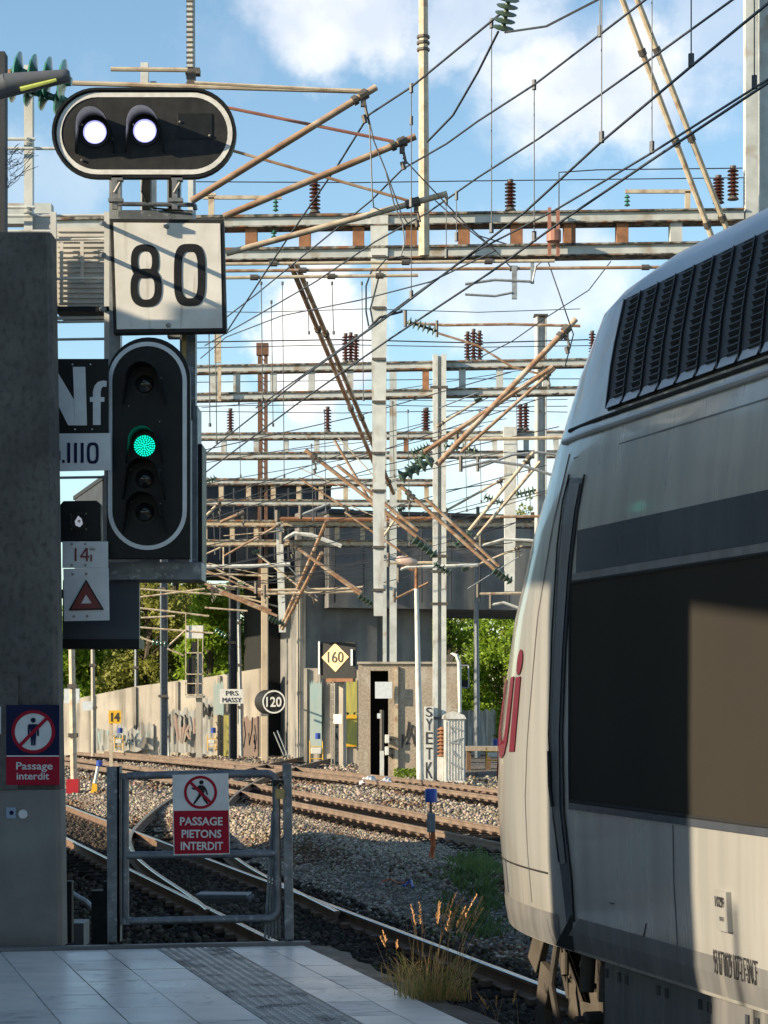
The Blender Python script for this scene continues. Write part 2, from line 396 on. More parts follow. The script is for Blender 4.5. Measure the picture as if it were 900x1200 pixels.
# warp the direction with noise so that the patches get ragged edges
wn = N('ShaderNodeTexNoise'); wn.inputs['Scale'].default_value = 24; wn.inputs['Detail'].default_value = 8; wn.inputs['Roughness'].default_value = .6
nt.links.new(tc.outputs['Generated'], wn.inputs['Vector'])
ws = N('ShaderNodeVectorMath', operation='SUBTRACT'); nt.links.new(wn.outputs['Color'], ws.inputs[0]); ws.inputs[1].default_value = (.5, .5, .5)
wm = N('ShaderNodeVectorMath', operation='SCALE'); nt.links.new(ws.outputs[0], wm.inputs[0]); wm.inputs['Scale'].default_value = .075
wv = N('ShaderNodeVectorMath', operation='ADD'); nt.links.new(tc.outputs['Generated'], wv.inputs[0]); nt.links.new(wm.outputs[0], wv.inputs[1])
acc = None
for px, py, rx, ry, a in ((400, 10, 125, 75, .75), (700, 110, 150, 85, .8), (560, 40, 120, 60, .5), (372, 395, 70, 115, 1.0), (620, 340, 150, 90, .6),
                          (640, 540, 200, 90, .5), (300, 540, 200, 90, .45), (250, 500, 60, 80, .4), (60, 200, 80, 60, .25), (850, 30, 120, 60, .4)):
    s_ = blob(px, py, rx, ry)
    mu = N('ShaderNodeMath', operation='MULTIPLY'); nt.links.new(s_, mu.inputs[0]); mu.inputs[1].default_value = a
    if acc is None: acc = mu.outputs[0]
    else:
        ad = N('ShaderNodeMath', operation='MAXIMUM'); nt.links.new(acc, ad.inputs[0]); nt.links.new(mu.outputs[0], ad.inputs[1]); acc = ad.outputs[0]
# general broken cloud everywhere else
cn = N('ShaderNodeTexNoise'); cn.inputs['Scale'].default_value = 5; cn.inputs['Detail'].default_value = 9; cn.inputs['Roughness'].default_value = .62
nt.links.new(tc.outputs['Generated'], cn.inputs['Vector'])
cr = N('ShaderNodeMapRange'); cr.inputs['From Min'].default_value = .56; cr.inputs['From Max'].default_value = .8; cr.inputs['To Max'].default_value = .35
nt.links.new(cn.outputs['Fac'], cr.inputs['Value'])
ad = N('ShaderNodeMath', operation='MAXIMUM'); nt.links.new(acc, ad.inputs[0]); nt.links.new(cr.outputs[0], ad.inputs[1]); acc = ad.outputs[0]
# cloud tone: lilac-grey bodies, cream tops
tn = N('ShaderNodeTexNoise'); tn.inputs['Scale'].default_value = 22; tn.inputs['Detail'].default_value = 6
nt.links.new(tc.outputs['Generated'], tn.inputs['Vector'])
tr = N('ShaderNodeMapRange'); tr.inputs['From Min'].default_value = .4; tr.inputs['From Max'].default_value = .62; nt.links.new(tn.outputs['Fac'], tr.inputs['Value'])
cm = N('ShaderNodeMix', data_type='RGBA'); nt.links.new(tr.outputs[0], cm.inputs[0])
cm.inputs[6].default_value = (4.6, 4.8, 5.3, 1); cm.inputs[7].default_value = (6.6, 6.45, 6.2, 1)
mx = N('ShaderNodeMix', data_type='RGBA'); nt.links.new(acc, mx.inputs[0]); hs = N('ShaderNodeMix', data_type='RGBA', blend_type='MULTIPLY'); hs.inputs[0].default_value = 1; hs.inputs[7].default_value = (1.02, 1.1, 1.06, 1); nt.links.new(sky.outputs[0], hs.inputs[6]); nt.links.new(hs.outputs[2], mx.inputs[6]); nt.links.new(cm.outputs[2], mx.inputs[7])
nt.links.new(mx.outputs[2], bg.inputs['Color'])
scene.view_settings.view_transform = 'Standard'; scene.view_settings.look = 'None'; scene.view_settings.gamma = 1; scene.view_settings.exposure = 0.8
scene.cycles.max_bounces = 6; scene.cycles.diffuse_bounces = 3; scene.cycles.glossy_bounces = 3

# ---------------------------------------------------------------- ground
def gz(x, y):
    """height of the ballast"""
    L = x*.9566+y*.2911; u = -x*.2911+y*.9566
    z = -.24+.05*math.sin(x*.7+1)*math.sin(y*.23)
    # bank between the near track and the sunlit tracks
    if 7.1 < L < 11: z += .30*math.exp(-((L-9.2)/1.0)**2)*(1+.35*math.sin(u*.35))*min(1, max(0, (60-u)/20))
    if y < 9: z -= 0
    return z
gm = bpy.data.materials.new('ballast_bed'); gm.use_nodes = True
nt = gm.node_tree; b = nt.nodes['Principled BSDF']; b.inputs['Roughness'].default_value = 1.0; b.inputs['Specular IOR Level'].default_value = .05
tcn = nt.nodes.new('ShaderNodeTexCoord')
vo = nt.nodes.new('ShaderNodeTexVoronoi'); vo.inputs['Scale'].default_value = 17; nt.links.new(tcn.outputs['Object'], vo.inputs['Vector'])
nn = nt.nodes.new('ShaderNodeTexNoise'); nn.inputs['Scale'].default_value = .5; nn.inputs['Detail'].default_value = 8; nt.links.new(tcn.outputs['Object'], nn.inputs['Vector'])
sep = nt.nodes.new('ShaderNodeSeparateColor'); nt.links.new(vo.outputs['Color'], sep.inputs[0])
rmp = nt.nodes.new('ShaderNodeValToRGB'); nt.links.new(sep.outputs[0], rmp.inputs[0])
e = rmp.color_ramp.elements; e[0].color = (.12,.10,.085,1); e[1].color = (.42,.38,.33,1)
dk = nt.nodes.new('ShaderNodeMix'); dk.data_type = 'RGBA'; dk.inputs[7].default_value = (.045,.036,.03,1)
nt.links.new(rmp.outputs[0], dk.inputs[6])
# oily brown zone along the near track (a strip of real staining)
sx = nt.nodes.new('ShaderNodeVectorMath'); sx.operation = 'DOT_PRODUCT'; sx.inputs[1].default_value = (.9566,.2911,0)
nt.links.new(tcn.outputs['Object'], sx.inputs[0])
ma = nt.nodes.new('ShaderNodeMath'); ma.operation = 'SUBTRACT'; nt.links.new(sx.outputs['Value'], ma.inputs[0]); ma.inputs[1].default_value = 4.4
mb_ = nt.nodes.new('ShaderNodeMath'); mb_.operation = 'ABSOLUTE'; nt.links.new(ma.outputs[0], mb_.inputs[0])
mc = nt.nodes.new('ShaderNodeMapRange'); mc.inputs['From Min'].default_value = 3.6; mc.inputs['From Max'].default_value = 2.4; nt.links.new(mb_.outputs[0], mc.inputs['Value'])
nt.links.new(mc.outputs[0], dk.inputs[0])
md = nt.nodes.new('ShaderNodeMix'); md.data_type = 'RGBA'; md.blend_type = 'MULTIPLY'; md.inputs[0].default_value = .6
nt.links.new(dk.outputs[2], md.inputs[6]); nt.links.new(nn.outputs['Fac'], md.inputs[7])
nt.links.new(md.outputs[2], b.inputs['Base Color'])
bp = nt.nodes.new('ShaderNodeBump'); bp.inputs['Distance'].default_value = .05; nt.links.new(vo.outputs['Distance'], bp.inputs['Height']); nt.links.new(bp.outputs['Normal'], b.inputs['Normal'])
M['ground'] = gm
mb = MB()
xs = [-600,-200,-80,-40]+[-24+i*.8 for i in range(66)]+[45,100,250,700]
ys = [-300,-60,-10]+[4+i*.8 for i in range(130)]+[125,160,250,600,1500]
for y in ys:
    for x in xs: mb.v.append(Vector((x, y, gz(x, y) if -24 < x < 30 and 4 < y < 106 else -.24)))
nx = len(xs)
for j in range(len(ys)-1):
    for i in range(nx-1):
        mb.f.append([j*nx+i, j*nx+i+1, (j+1)*nx+i+1, (j+1)*nx+i]); mb.m.append(0)
g = mb.build('ground', gm, smooth=True, org=(0, 0, 0)); tag(g, 'ballast covered railway ground', 'ground', kind='structure')

# loose stones: one countless mass
def stones(name, pts, sizes, cols, label):
    n = len(pts); rng = np.random.default_rng(3)
    base = np.array([(-1,-1,-.7),(1,-1,-.7),(1,1,-.7),(-1,1,-.7),(-.6,-.7,.7),(.7,-.5,.6),(.6,.6,.75),(-.5,.7,.6)])*.5
    v = base[None]*(1+rng.uniform(-.35,.35,(n,8,3)))*sizes[:,None,None]*rng.uniform(.7,1.3,(n,1,3))
    a = rng.uniform(0, 6.28, n); c, s_ = np.cos(a), np.sin(a)
    x = v[:,:,0]*c[:,None]-v[:,:,1]*s_[:,None]; y = v[:,:,0]*s_[:,None]+v[:,:,1]*c[:,None]
    t = rng.uniform(-.6,.6,n); ct, st = np.cos(t), np.sin(t)
    z = v[:,:,2]*ct[:,None]+x*st[:,None]; x2 = x*ct[:,None]-v[:,:,2]*st[:,None]
    v = np.stack([x2, y, z], 2)+pts[:,None,:]
    fq = np.array([(0,3,2,1),(4,5,6,7),(0,1,5,4),(1,2,6,5),(2,3,7,6),(3,0,4,7)])
    f = (np.arange(n)*8)[:,None,None]+fq[None]
    me = bpy.data.meshes.new(name); me.vertices.add(n*8); me.vertices.foreach_set('co', v.reshape(-1))
    nf = n*6; me.loops.add(nf*4); me.loops.foreach_set('vertex_index', f.reshape(-1).astype(np.int32))
    me.polygons.add(nf); me.polygons.foreach_set('loop_start', np.arange(nf, dtype=np.int32)*4)
    ca = me.attributes.new('tone', 'FLOAT_COLOR', 'POINT')
    cc = np.concatenate([cols, np.ones((n,1))], 1); ca.data.foreach_set('color', np.repeat(cc, 8, 0).reshape(-1))
    me.update(); me.validate()
    m = bpy.data.materials.new(name+'_stone'); m.use_nodes = True
    b = m.node_tree.nodes['Principled BSDF']; b.inputs['Roughness'].default_value = 1.0; b.inputs['Specular IOR Level'].default_value = .1
    at = m.node_tree.nodes.new('ShaderNodeAttribute'); at.attribute_name = 'tone'; m.node_tree.links.new(at.outputs['Color'], b.inputs['Base Color'])
    me.materials.append(m)
    o = bpy.data.objects.new(name, me); col.objects.link(o); tag(o, label, 'gravel', kind='stuff'); return o
rng = np.random.default_rng(11)
def zone(n, u0, u1, L0, L1, sz, dark, seed_z=.0):
    u = u0+(u1-u0)*rng.random(n)**1.4; L = rng.uniform(L0, L1, n)
    x = TD.x*u+ND.x*L; y = TD.y*u+ND.y*L
    z = np.array([gz(a, b_) for a, b_ in zip(x, y)])+seed_z+rng.uniform(-.01, .03, n)
    s_ = sz*rng.uniform(.6, 1.35, n)
    k = rng.random((n, 1)); k2 = rng.uniform(.9, 1.12, (n, 3))
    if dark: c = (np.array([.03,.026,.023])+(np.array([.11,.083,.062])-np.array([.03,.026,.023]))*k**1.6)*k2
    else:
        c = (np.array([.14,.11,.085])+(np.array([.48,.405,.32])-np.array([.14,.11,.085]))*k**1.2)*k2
        rust = (np.sin(L*3.1+u*.21)+np.sin(u*.57-L*1.3)+.8*rng.normal(size=n) > 1.3)[:,None]
        c = np.where(rust, c*np.array([.55,.40,.32]), c)
    return np.stack([x, y, z], 1), s_, c
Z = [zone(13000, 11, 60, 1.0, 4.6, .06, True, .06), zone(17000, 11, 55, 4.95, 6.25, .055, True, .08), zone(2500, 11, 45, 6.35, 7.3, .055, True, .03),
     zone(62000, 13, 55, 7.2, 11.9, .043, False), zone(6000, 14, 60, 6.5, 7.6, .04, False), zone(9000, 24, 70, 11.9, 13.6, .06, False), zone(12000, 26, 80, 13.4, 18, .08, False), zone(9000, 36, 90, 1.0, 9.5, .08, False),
     zone(9000, 50, 95, 8, 24, .1, False)]
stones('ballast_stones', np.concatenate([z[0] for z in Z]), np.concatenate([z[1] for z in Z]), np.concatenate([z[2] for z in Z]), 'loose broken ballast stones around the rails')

# ---------------------------------------------------------------- tracks
def sweep_rail(pts, name, parent, shiny=True, rz=0.0):
    """rail profile swept along plan points (x,y); head at z=rz"""
    prof = [(-.07,-.16),(.07,-.16),(.07,-.145),(.012,-.12),(.012,-.045),(.034,-.035),(.034,-.006),(.026,0),(-.026,0),(-.034,-.006),(-.034,-.035),(-.012,-.045),(-.012,-.12),(-.07,-.145)]
    k = len(prof); mb = MB(); pts = [Vector((p[0], p[1], 0)) for p in pts]
    for i, p in enumerate(pts):
        d = (pts[min(i+1, len(pts)-1)]-pts[max(i-1, 0)]).normalized(); n = Vector((d.y, -d.x, 0))
        for a, z in prof: mb.v.append(p+n*a+Vector((0, 0, z+rz)))
    for i in range(len(pts)-1):
        for j in range(k):
            mb.f.append([i*k+j, i*k+(j+1) % k, (i+1)*k+(j+1) % k, (i+1)*k+j]); mb.m.append(1 if j in (6,7,8) else 0)
    mb.f.append(list(range(k))); mb.m.append(0); mb.f.append(list(range((len(pts)-1)*k, len(pts)*k))); mb.m.append(0)
    return mb.build(name, [M['rail_side'] if shiny else M['rail_old'], M['rail_head'] if shiny else M['rail_old']], parent)
def bend(u, L, k):
    """tracks drift aside in the distance"""
    return L+(k*max(0, u-48)**2)
def track(label, L, u0, u1, shiny=True, rails=(1,1), k=0.0, smat='sleeper', step=.6):
    t = thing('railway_track', T(u0, L, -.2), label, 'railway track', kind='structure')
    for sgn, on in zip((-1, 1), rails):
        if not on: continue
        us = np.linspace(u0, u1, 40)
        sweep_rail([T(u, bend(u, L+sgn*.75, k), 0)[:2] for u in us], 'rail', t, shiny)
    mb = MB(); rz = Matrix.Rotation(YAW, 3, 'Z')
    for i in range(int((u1-u0)/step)):
        u = u0+i*step; q = T(u, bend(u, L, k), -.215)
        mb.box(q, (2.5+random.uniform(-.06,.06), .25, .12), rz @ Matrix.Rotation(random.uniform(-.015,.015), 3, 'Z'))
    mb.build('sleepers', M[smat], t)
    mb = MB()
    for i in range(int((min(u1, 62)-u0)/step)):
        for sgn in (-1, 1):
            for e_ in (-.13, .13):
                mb.box(T(u0+i*step, bend(u0+i*step, L+sgn*.75, k)+e_, -.135), (.09, .14, .06), rz)
    mb.build('rail_fastening', M['rail_side'], t)
    return t
track('near track with shiny worn rail heads passing beside the tiled platform and under the train', 5.6, -2, 92)
track('sunlit brown railed track behind the blue lamp post', 12.7, 22, 95, False, k=-.0012)
track('second sunlit brown track, nearer to the concrete hut', 18.4, 26, 95, False, k=-.002)
track('dusty far track along the long boundary wall', -1.2, 52, 96, False, k=.001)
# diverging turnout
t = thing('railway_track', (-2, 25, -.2), 'turnout rails curving away from the near track seen through the gate', 'railway track', kind='structure')
A_ = [(-2.1,23.4),(-2.45,25),(-3.4,28.75),(-4.1,32),(-4.7,36),(-5.05,41),(-5.3,46),(-5.45,51),(-5.5,58),(-5.3,66),(-4.6,76),(-3.4,88)]
B_ = [(-.55,23.2),(-1.25,26.1),(-1.95,29),(-2.6,32.5),(-3.2,37),(-3.55,42),(-3.8,47),(-3.95,52),(-4.0,58),(-3.8,66),(-3.1,76),(-1.9,88)]
def smooth(pts, it=2):
    for _ in range(it):
        q = [pts[0]]
        for a, b in zip(pts, pts[1:]):
            q += [(a[0]*.75+b[0]*.25, a[1]*.75+b[1]*.25), (a[0]*.25+b[0]*.75, a[1]*.25+b[1]*.75)]
        pts = q+[pts[-1]]
    return pts
sweep_rail(smooth(A_), 'rail', t, True, .003); sweep_rail(smooth(B_), 'rail', t, True, .003)
sm = MB()
for a, b in zip(smooth(A_, 3)[14::3], smooth(B_, 3)[14::3]):
    c = Vector(((a[0]+b[0])/2, (a[1]+b[1])/2, -.232)); d = Vector((b[0]-a[0], b[1]-a[1], 0)); an = math.atan2(d.y, d.x)
    sm.box(c, (2.5, .25, .12), Matrix.Rotation(an, 3, 'Z'))
sm.build('sleepers', M['sleeper'], t)
# point machine box between the rails
t = thing('point_machine', G(262, 1062, -.2), 'squat dark box with bevelled lid beside the crossing rail behind the gate'.replace('bevelled ', 'sloping '), 'point machine')
p = G(262, 1062, -.2)
mb = MB(); mb.box(p+Vector((0, 0, .06)), (.75, .45, .16), Matrix.Rotation(-.1, 3, 'Z')); mb.build('housing', M['under2'], t, bevel=.02)
mb = MB(); mb.box(p+Vector((0, 0, .155)), (.68, .38, .035), Matrix.Rotation(-.1, 3, 'Z')); mb.build('lid', M['grey_sheet'], t, bevel=.01)

# ---------------------------------------------------------------- platform
PZ = .85
mb = MB()
SK = math.atan(.165/.986)
m_ax = Vector((.9866, .163, 0))
def PL(i, j):  # i across in tiles from the outer edge leftwards, j along
    return ND*0
E0 = T(12.76, 3.32, PZ)        # outer far corner of the tiles
def pt(a, b, z=0):             # a metres to the left along the end, b metres back towards the camera
    return E0-m_ax*a-TD*b+Vector((0, 0, z))
LEN = 11.5
mb.add([pt(-.0,0,-.012), pt(9,0,-.012), pt(9,LEN,-.012), pt(0,LEN,-.012), pt(0,0,-1.2), pt(9,0,-1.2), pt(9,LEN,-1.2), pt(0,LEN,-1.2)],
       [(0,1,2,3),(0,4,5,1),(3,2,6,7),(0,3,7,4),(1,5,6,2)])
o = mb.build('platform', M['joint']); tag(o, 'tiled platform end', 'platform', kind='structure')
# columns across: tiles, tactile strip, tiles
edges = [0, .12, .34, .56]     # right of the strip
TS0, TS1 = .52, .98
def tile(mb, a0, a1, b0, b1, m=0):
    g_ = .004; z = random.uniform(-.0012, .0012); zz = [z+random.uniform(-.0009, .0009) for _ in range(4)]
    q = [pt(a0+g_, b0+g_, zz[0]), pt(a1-g_, b0+g_, zz[1]), pt(a1-g_, b1-g_, zz[2]), pt(a0+g_, b1-g_, zz[3])]
    q2 = [v-Vector((0,0,.012)) for v in q]
    mb.add(q+q2, [(0,1,2,3),(0,4,5,1),(1,5,6,2),(2,6,7,3),(3,7,4,0)], m)
mb = MB()
for a0, a1 in [(0, .26), (.26, TS0)]+[(TS1+.34*i, TS1+.34*(i+1)) for i in range(23)]:
    b = 0.0
    while b < LEN:
        tile(mb, a0, a1, b, b+.5, random.choice((0,0,0,1,2,2))); b += .5
o = mb.build('platform_tiles', [M['tile'], M['tile_b'], M['tile_c']]); tag(o, 'pale glossy platform tiles', 'paving', kind='structure')
mb = MB(); bm_ = 0
b = 0
while b < LEN:
    tile(mb, TS0, TS1, b, b+.45, 1)
    b += .45
for i in range(8):
    a = TS0+.035+i*.0557
    j = 0
    while .03+j*.056 < 4.6:
        q = pt(a, .03+j*.056, 0)
        mb.lathe(q, (0, 0, 1), [(.018, -.002), (.017, .003), (.011, .0055)], 6); j += 1
    mb.tube(pt(a+.028, .01, .0006), pt(a+.028, 4.6, .0006), .005, n=4)
o = mb.build('tactile_strip', [M['tactile'], M['tactile_base']]); tag(o, 'grey studded tactile warning strip', 'tactile paving', kind='structure')
# coping: worn concrete edge
mb = MB(); pts_o = []; pts_i = []
for i in range(60):
    b = i*.2; jag = random.uniform(-.02, .02)
    pts_i.append(pt(-.003, b-.1, -.004)); pts_o.append(pt(-.20-jag-.02*math.sin(i*.9), b-.1, -.02+random.uniform(-.008,.008)))
for i in range(59):
    a, b_, c, d = pts_i[i], pts_i[i+1], pts_o[i+1], pts_o[i]
    dn = Vector((0, 0, -1.0)); mb.add([a, b_, c, d, d+dn, c+dn], [(0,1,2,3),(3,2,5,4)])
mb.add([pts_i[0], pts_o[0], pts_o[0]+Vector((0,0,-1)), pts_i[0]+Vector((0,0,-1))], [(0,1,2,3)])
o = mb.build('platform_coping', M['coping']); tag(o, 'worn crumbling concrete platform edge', 'kerb', kind='structure')
mb = MB(); mb.box((pt(-.05, -.03, 0)+pt(9, -.03, 0))/2+Vector((0,0,-.01)), (9.05, .06, .07), Matrix.Rotation(SK, 3, 'Z'))
o = mb.build('platform_end_kerb', M['grey_sheet']); tag(o, 'dark steel sill at the platform end', 'kerb', kind='structure')

# unseen building and awning, added and shaped to shade platform and train
bt = thing('shade_building', (-6.4, 20, -.25), 'unseen long building with awning, added to shade the platform and train', 'building')
mb = MB(); X0 = -6.9; X1 = -6.0
mb.box(((X0+X1)/2, 22.05, 3.3), (.9, 23.9, 7.0)); mb.box(((X0+X1)/2, 2.45, 1.55), (.9, 15.3, 3.5)); mb.box(((X0+X1)/2, 10.85, 7.05), (.88, 1.48, .5)); mb.build('wall', M['conc_wall'], bt)  # raised end block added to shade the pillar top
mb = MB(); mb.box((-6.1, 2.0, 8.2), (.18, 16.1, 4.7)); mb.build('shade_fascia', M['grey_sheet'], bt)  # lower edge placed to cut the sun off the upper train
mb = MB(); mb.box((-2.9, -1.6, 6.85), (6.2, 14.0, .16)); mb.build('awning', M['steel_dark'], bt)  # added overhead, out of view, to darken the train side
mb = MB()
mb.box((-6.3, 7.38, 4.7), (.4, 1.85, 2.9)); mb.box((-6.2, 5.95, 3.85), (.04, .03, 1.3)); mb.box((-6.2, 5.45, 3.85), (.04, .03, 1.6)); mb.box((-6.2, 4.0, 4.4), (.1, .3, 2.4)); mb.build('column', M['conc_wall'], bt)  # unseen columns and posts placed to shape the sunlit patch on the train
# ================================================================ FOREGROUND
DG = 13.3
# ---- concrete pillar
DP = 13.05
t = thing('concrete_pillar', P(30, 1100, DP), 'massive stained concrete pillar at the platform end carrying a blue and red notice', 'pillar')
mb = MB()
zt = P(0, 272, DP).z; zb = PZ+.004; xr = P(72.5, 0, DP).x; xr2 = P(59.5, 0, DP).x
zm = P(0, 925, DP).z
xm = xr+(xr2-xr)*.22
dp = .22
def slab(mb, z0, z1, xa0, xa1, D, dep, ch=.03):
    """wall block with chamfered outer arris, right edge leaning"""
    xl = -4.2
    b = [(xl, D), (xa0-ch, D), (xa0, D+ch), (xa0, D+dep), (xl, D+dep)]
    tt = [(xl, D), (xa1-ch, D), (xa1, D+ch), (xa1, D+dep), (xl, D+dep)]
    vs = [(x, y, z0) for x, y in b]+[(x, y, z1) for x, y in tt]
    mb.add(vs, [(0,1,6,5),(1,2,7,6),(2,3,8,7),(3,4,9,8),(4,0,5,9),(5,6,7,8,9),(4,3,2,1,0)])
slab(mb, zm, zt, xm, xr2, DP, dp)
mb.build('shaft', M['conc_pillar'], t)
mb = MB(); slab(mb, zb, zm-.002, xr, xm+.004, DP-.012, dp+.02); mb.build('plinth', M['conc_low'], t)
mb = MB(); mb.bpx(0, 790, 22, 925, DP, .05, .03); mb.build('buttress', M['conc_pillar'], t)
# round and square stickers
mb = MB(); mb.lathe(P(27, 954, DP-.016), (0,-1,0), [(.03,0),(.03,.002)], 16); tag(mb.build('sticker', M['sign_white2']), 'round pale sticker on the concrete pillar beside a square one', 'sticker')
mb = MB(); mb.bpx(8, 946, 19, 959, DP, .003, .018); s_ = mb.build('sticker', mat('pale_blue_sticker', (.3,.38,.5))); tag(s_, 'square pale blue sticker with a dark dot on the concrete pillar', 'sticker')
mb = MB(); mb.lathe(P(13.5, 952.5, DP-.019), (0,-1,0), [(.015,0),(.015,.002)], 12); mb.build('dot', M['navy'], s_)
mb = MB(); mb.bpx(-8, 828, 2.5, 860, DP, .004, .04); tag(mb.build('notice_plate', M['sign_white2']), 'edge of a plain white notice on the concrete pillar', 'notice')

def circ(cx, cy, r, n=40, sx=1.0):
    return [(cx+r*sx*math.cos(2*math.pi*i/n), cy+r*math.sin(2*math.pi*i/n)) for i in range(n)]
def disc_px(mb, cx, cy, r, D, th, off, m=0, n=40):
    return mb.quad4(circ(cx, cy, r, n), D, th, off, m)
def limb(mb, a, b, w0, w1, D, off, th=.002, m=0):
    a = Vector(a); b = Vector(b); d = (b-a).normalized(); n = Vector((-d.y, d.x))
    pts = [a+n*w0, b+n*w1]+[b+d*w1*.7]+[b-n*w1, a-n*w0]
    return mb.quad4([(p.x, p.y) for p in pts], D, th, off, m)

# ---- blue / red "Passage interdit" sign
Ds = DP-.02
t = thing('no_entry_notice', P(39, 919, Ds), 'blue and red enamel notice with crossed-out standing figure on the concrete pillar', 'sign')
mb = MB(); mb.bpx(7.5, 826, 70, 886, Ds, .02, .012); mb.bpx(7.5, 886.3, 70, 920, Ds, .02, .012, m=1); mb.build('panel', [M['navy'], M['crimson']], t, bevel=.003)
mb = MB(); mb.bpx(8, 885.2, 69.6, 886.6, Ds, .002, .0145); disc_px(mb, 39.5, 857.5, 23.5, Ds, .002, .0145); mb.build('white_disc', M['sign_white2'], t)
mb = MB(); mb.ring(circ(39.5, 857.5, 25.5), circ(39.5, 857.5, 21.6), Ds, .002, .0175)
limb(mb, (55, 842), (24.5, 873), 2, 2, Ds, .0205); mb.build('prohibition_ring', M['crimson'], t)
mb = MB(); disc_px(mb, 39.5, 844, 3, Ds, .002, .019)
mb.quad4([(34,848.5),(45,848.5),(46,851),(46.4,862),(44,862.5),(43.2,852.5),(43,863),(42,873.5),(40,873.5),(39.6,863),(39.2,873.5),(37,873.5),(36.4,863),(36,852.5),(35,862.5),(33,862),(33,851)], Ds, .002, .019)
mb.build('figure', M['navy'], t)
mb = MB(); mb.tpx('Passage', 19.5, 893, 62, 904.5, Ds, .0145, bold=.01); mb.tpx('interdit', 20, 905, 58, 913.5, Ds, .0145, bold=.01); mb.build('lettering', M['sign_white2'], t)

# ---- dark mast and platform luminaire at top left
mb = MB(); mb.bpx(-12, 60, 5.5, 300, 14.6, .12); mb.bpx(-12, 300, 4.5, 600, 14.6, .12)
mb.bpx(-12, 600, 4, 1300, 14.6, .12)
tag(mb.build('lamp_post', M['steel_dark']), 'dark square steel post rising behind the concrete pillar top', 'post')
t = thing('platform_lamp', P(-30, 115, 12.4), 'grey streetlamp head with yellowish strip at the very top beside glass insulators', 'lamp')
mb = MB(); mb.tube(P(-60, 122, 12.4), P(8, 100, 12.4), .05, .075, 12); mb.tube(P(8, 100, 12.4), P(72, 90, 12.4), .075, .045, 12); mb.lathe(P(72, 90, 12.4), (1,0,.16), [(.045,0),(.043,.04),(.03,.055)], 12)
mb.build('housing', M['grey_sheet'], t, True)
mb = MB(); mb.tube(P(24, 104.5, 12.35), P(66, 93.5, 12.35), .015, .010, 8); mb.build('light_strip', M['lamp_yellow'], t)

# ---- stadium outlines
def stad_h(x0, x1, y0, y1, n=20):
    r = (y1-y0)/2; cy = (y0+y1)/2; o = []
    for i in range(n+1):
        a = -math.pi/2+math.pi*i/n; o.append((x1-r+r*math.cos(a), cy+r*math.sin(a)))
    for i in range(n+1):
        a = math.pi/2+math.pi*i/n; o.append((x0+r+r*math.cos(a), cy+r*math.sin(a)))
    return o
def stad_v(x0, x1, y0, y1, n=20):
    r = (x1-x0)/2; cx = (x0+x1)/2; o = []
    for i in range(n+1):
        a = math.pi+math.pi*i/n; o.append((cx+r*math.cos(a), y0+r+r*math.sin(a)))
    for i in range(n+1):
        a = math.pi*i/n; o.append((cx+r*math.cos(a), y1-r+r*math.sin(a)))
    return o
def hood(cx, cy, r, D, ln=.2, flare=1.3, **kw):
    """signal cowl: inverted U with flaring cheeks, longest on top"""
    s_ = D/F; prof = []
    for i in range(6): f = i/5; prof.append((-r*(flare-(flare-1)*f), r*1.35*(1-f), .18+.55*f))
    for i in range(1, 20): a = math.pi*i/20; prof.append((-r*math.cos(a), -r*math.sin(a), .73+.27*math.sin(a)))
    for i in range(6): f = 1-i/5; prof.append((r*(flare-(flare-1)*f), r*1.35*(1-f), .18+.55*f))
    mb = MB(); c = P(cx, cy, D); vs = []; m = len(prof)
    for tk in (0, .0035):
        for front in (0, 1):
            for x, y, l in prof:
                k = 1-tk/(r*s_)
                vs.append(c+Vector((x*s_*k, -ln*l if front else 0, -y*s_*(k if y < 0 else 1))))
    fs = []
    for i in range(m-1):
        fs += [(i, i+1, m+i+1, m+i), (2*m+i+1, 2*m+i, 3*m+i, 3*m+i+1), (m+i, m+i+1, 3*m+i+1, 3*m+i)]
    fs += [(0, m, 3*m, 2*m), (m-1, 3*m-1, 4*m-1, 2*m-1)]
    mb.add(vs, fs)
    return mb

# ---- upper signal head with two white lights
D1 = 13.6
t = thing('railway_signal', P(169, 208, D1), 'horizontal oval black signal with two lit white lights above the speed board', 'railway signal')
mb = MB(); mb.quad4(stad_h(61, 277, 103.5, 209), D1, .05, 0); mb.build('backboard', M['black_rough'], t, bevel=.008)
mb = MB(); mb.ring(stad_h(66.5, 272.5, 108.5, 204.5), stad_h(72, 267, 114, 199), D1, .004, .005); mb.build('white_border', M['white_line'], t)
mb = MB(); mb.ring(stad_h(61, 277, 103.5, 209), stad_h(64, 274, 106.5, 206), D1, .022, .02); mb.build('rim', M['black'], t)
mb = MB(); mb.bpx(208, 133, 249, 163, D1, .004, .006); mb.build('hatch', M['black'], t, bevel=.002)
mb = MB()
for x, y in ((211,143),(246,159),(96,146),(156,146),(131,163),(96,188)): mb.lathe(P(x, y, D1-.006), (0,-1,0), [(.010,0),(.009,.008),(.004,.012)], 8)
mb.build('bolt', M['screw'], t)
for cx, cy in ((111.5, 155.5), (170, 154)):
    h = hood(cx, cy-1, 19, D1, .23, flare=1.2).build('hood', M['black'], t, True)
    mb = MB(); disc_px(mb, cx, cy, 17.5, D1, .02, .012); mb.build('lamp_housing', M['black'], t)
    mb = MB(); mb.lathe(P(cx, cy, D1-.014), (0,-1,0), [(11.4/F*D1,0),(11*D1/F,.012),(8*D1/F,.022),(.01,.026)], 28); ln_ = mb.build('lens', M['lamp_white'], t, True)
    mb = MB(); mb.ring(circ(cx, cy, 13.6), circ(cx, cy, 11.3), D1, .006, .016); mb.build('lens_glare_ring', M['lamp_glare'], ln_)  # glowing ring put in for the glare round the lens
